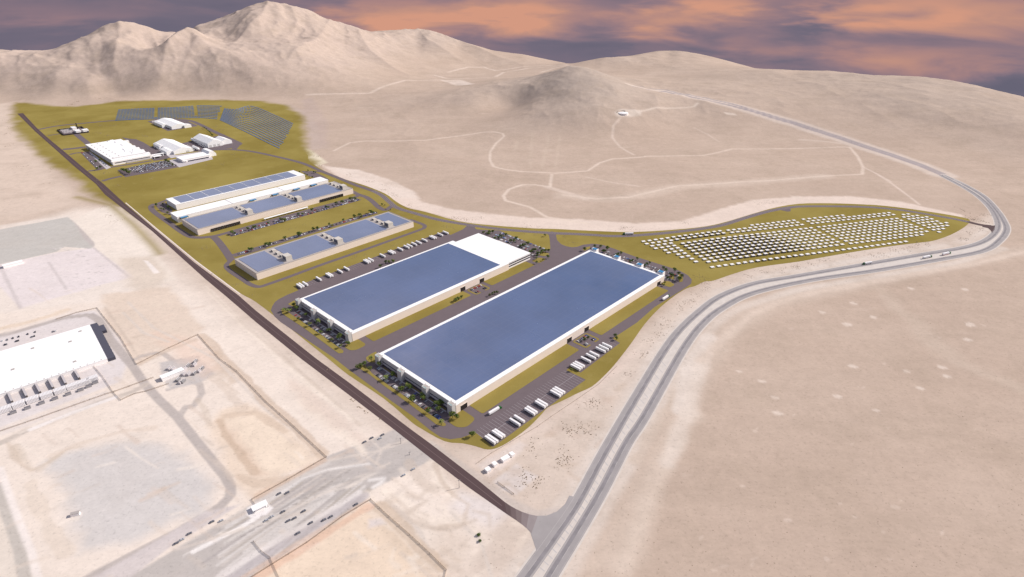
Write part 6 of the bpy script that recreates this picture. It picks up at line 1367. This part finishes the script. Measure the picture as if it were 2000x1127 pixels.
gclu = zm(600, 320, 6.25, [(1700, 770), (1780, 790), (1040, 1000), (700, 1110)]) + zm(800, 400, 6.25, [(1380, 355), (1550, 365), (1900, 380), (1980, 480), (430, 265)]) + zm(380, 400, 6.25, [(80, 530), (160, 510), (60, 680), (250, 820), (520, 970), (720, 1090), (1200, 920), (1850, 680), (1940, 640), (1180, 290), (1380, 240)]) + zm(160, 220, 6.25, [(220, 160), (360, 165), (320, 280), (220, 245), (760, 285), (930, 345), (1100, 320), (1420, 220), (1650, 170), (1720, 210), (1830, 505), (1920, 565), (1500, 640), (1720, 630), (850, 800), (440, 890), (270, 740), (210, 820)]) + zm(1080, 440, 6.25, [(140, 130), (260, 215), (580, 120), (590, 180)]) + zm(0, 180, 6.25, [(690, 360), (880, 150), (940, 120), (600, 1110), (840, 930)])
for (lst, n, sp, szr) in ((clu, 24, 14, (.3, .75)), (gclu, 13, 10, (.35, .8))):
    for (px, py) in lst:
        x0, y0 = W(px, py); dd = math.hypot(x0, y0); spd = sp * (1 + max(0, dd - 1000) / 2200); nn = n if dd < 1800 else 14
        a0 = sc.uniform(0, 3.14); e = sc.uniform(.4, .9)
        for _ in range(nn):
            p, q = sc.gauss(0, spd * .5), sc.gauss(0, spd * .5 * e); x, y = x0 + p * math.cos(a0) - q * math.sin(a0), y0 + p * math.sin(a0) + q * math.cos(a0)
            r = sc.uniform(*szr) * (1 + max(0, dd - 1200) / 1800); z = zt(x, y) - .1; k = 5; off = sc.uniform(0, 6)
            vs = [(x + r * math.cos(off + 6.283 * i / k) * sc.uniform(.7, 1.2), y + r * math.sin(off + 6.283 * i / k) * sc.uniform(.7, 1.2), z + .05) for i in range(k)] + [(x + r * .6 * math.cos(off + .5 + 6.283 * i / k), y + r * .6 * math.sin(off + .5 + 6.283 * i / k), z + r * .75) for i in range(k)] + [(x, y, z + r * 1.0)]
            sm.add(vs, [(i, (i + 1) % k, k + (i + 1) % k, k + i) for i in range(k)] + [(k + i, k + (i + 1) % k, 2 * k) for i in range(k)])
for (px, py) in [(687, 781), (690, 784), (700, 795), (704, 797), (712, 803), (716, 806), (742, 818), (640, 722)]:
    x0, y0 = G(px, py)
    for _ in range(5):
        x, y = x0 + sc.gauss(0, 1.2), y0 + sc.gauss(0, .9); r = sc.uniform(.4, .9)
        sm.add([(x + r * math.cos(1.57 * i), y + r * math.sin(1.57 * i), 0) for i in range(4)] + [(x, y, r)], [(i, (i + 1) % 4, 4) for i in range(4)])
# thin scatter over the near desert
for _ in range(1500):
    px, py = sc.uniform(950, 2000), sc.uniform(450, 1127); g = G(px, py)
    if inside(np.array([g[0]]), np.array([g[1]]), GP)[0] or sc.random() > .55: continue
    r = sc.uniform(.18, .5); x, y = g; k = 4
    sm.add([(x + r * math.cos(1.57 * i), y + r * math.sin(1.57 * i), 0) for i in range(k)] + [(x, y, r)], [(i, (i + 1) % k, k) for i in range(k)])
tag(link('desert_scrub', sm.mesh('desert_scrub', [M['scrub']])), 'low dry scrub scattered in loose clumps over the sand', 'scrub', kind='stuff')
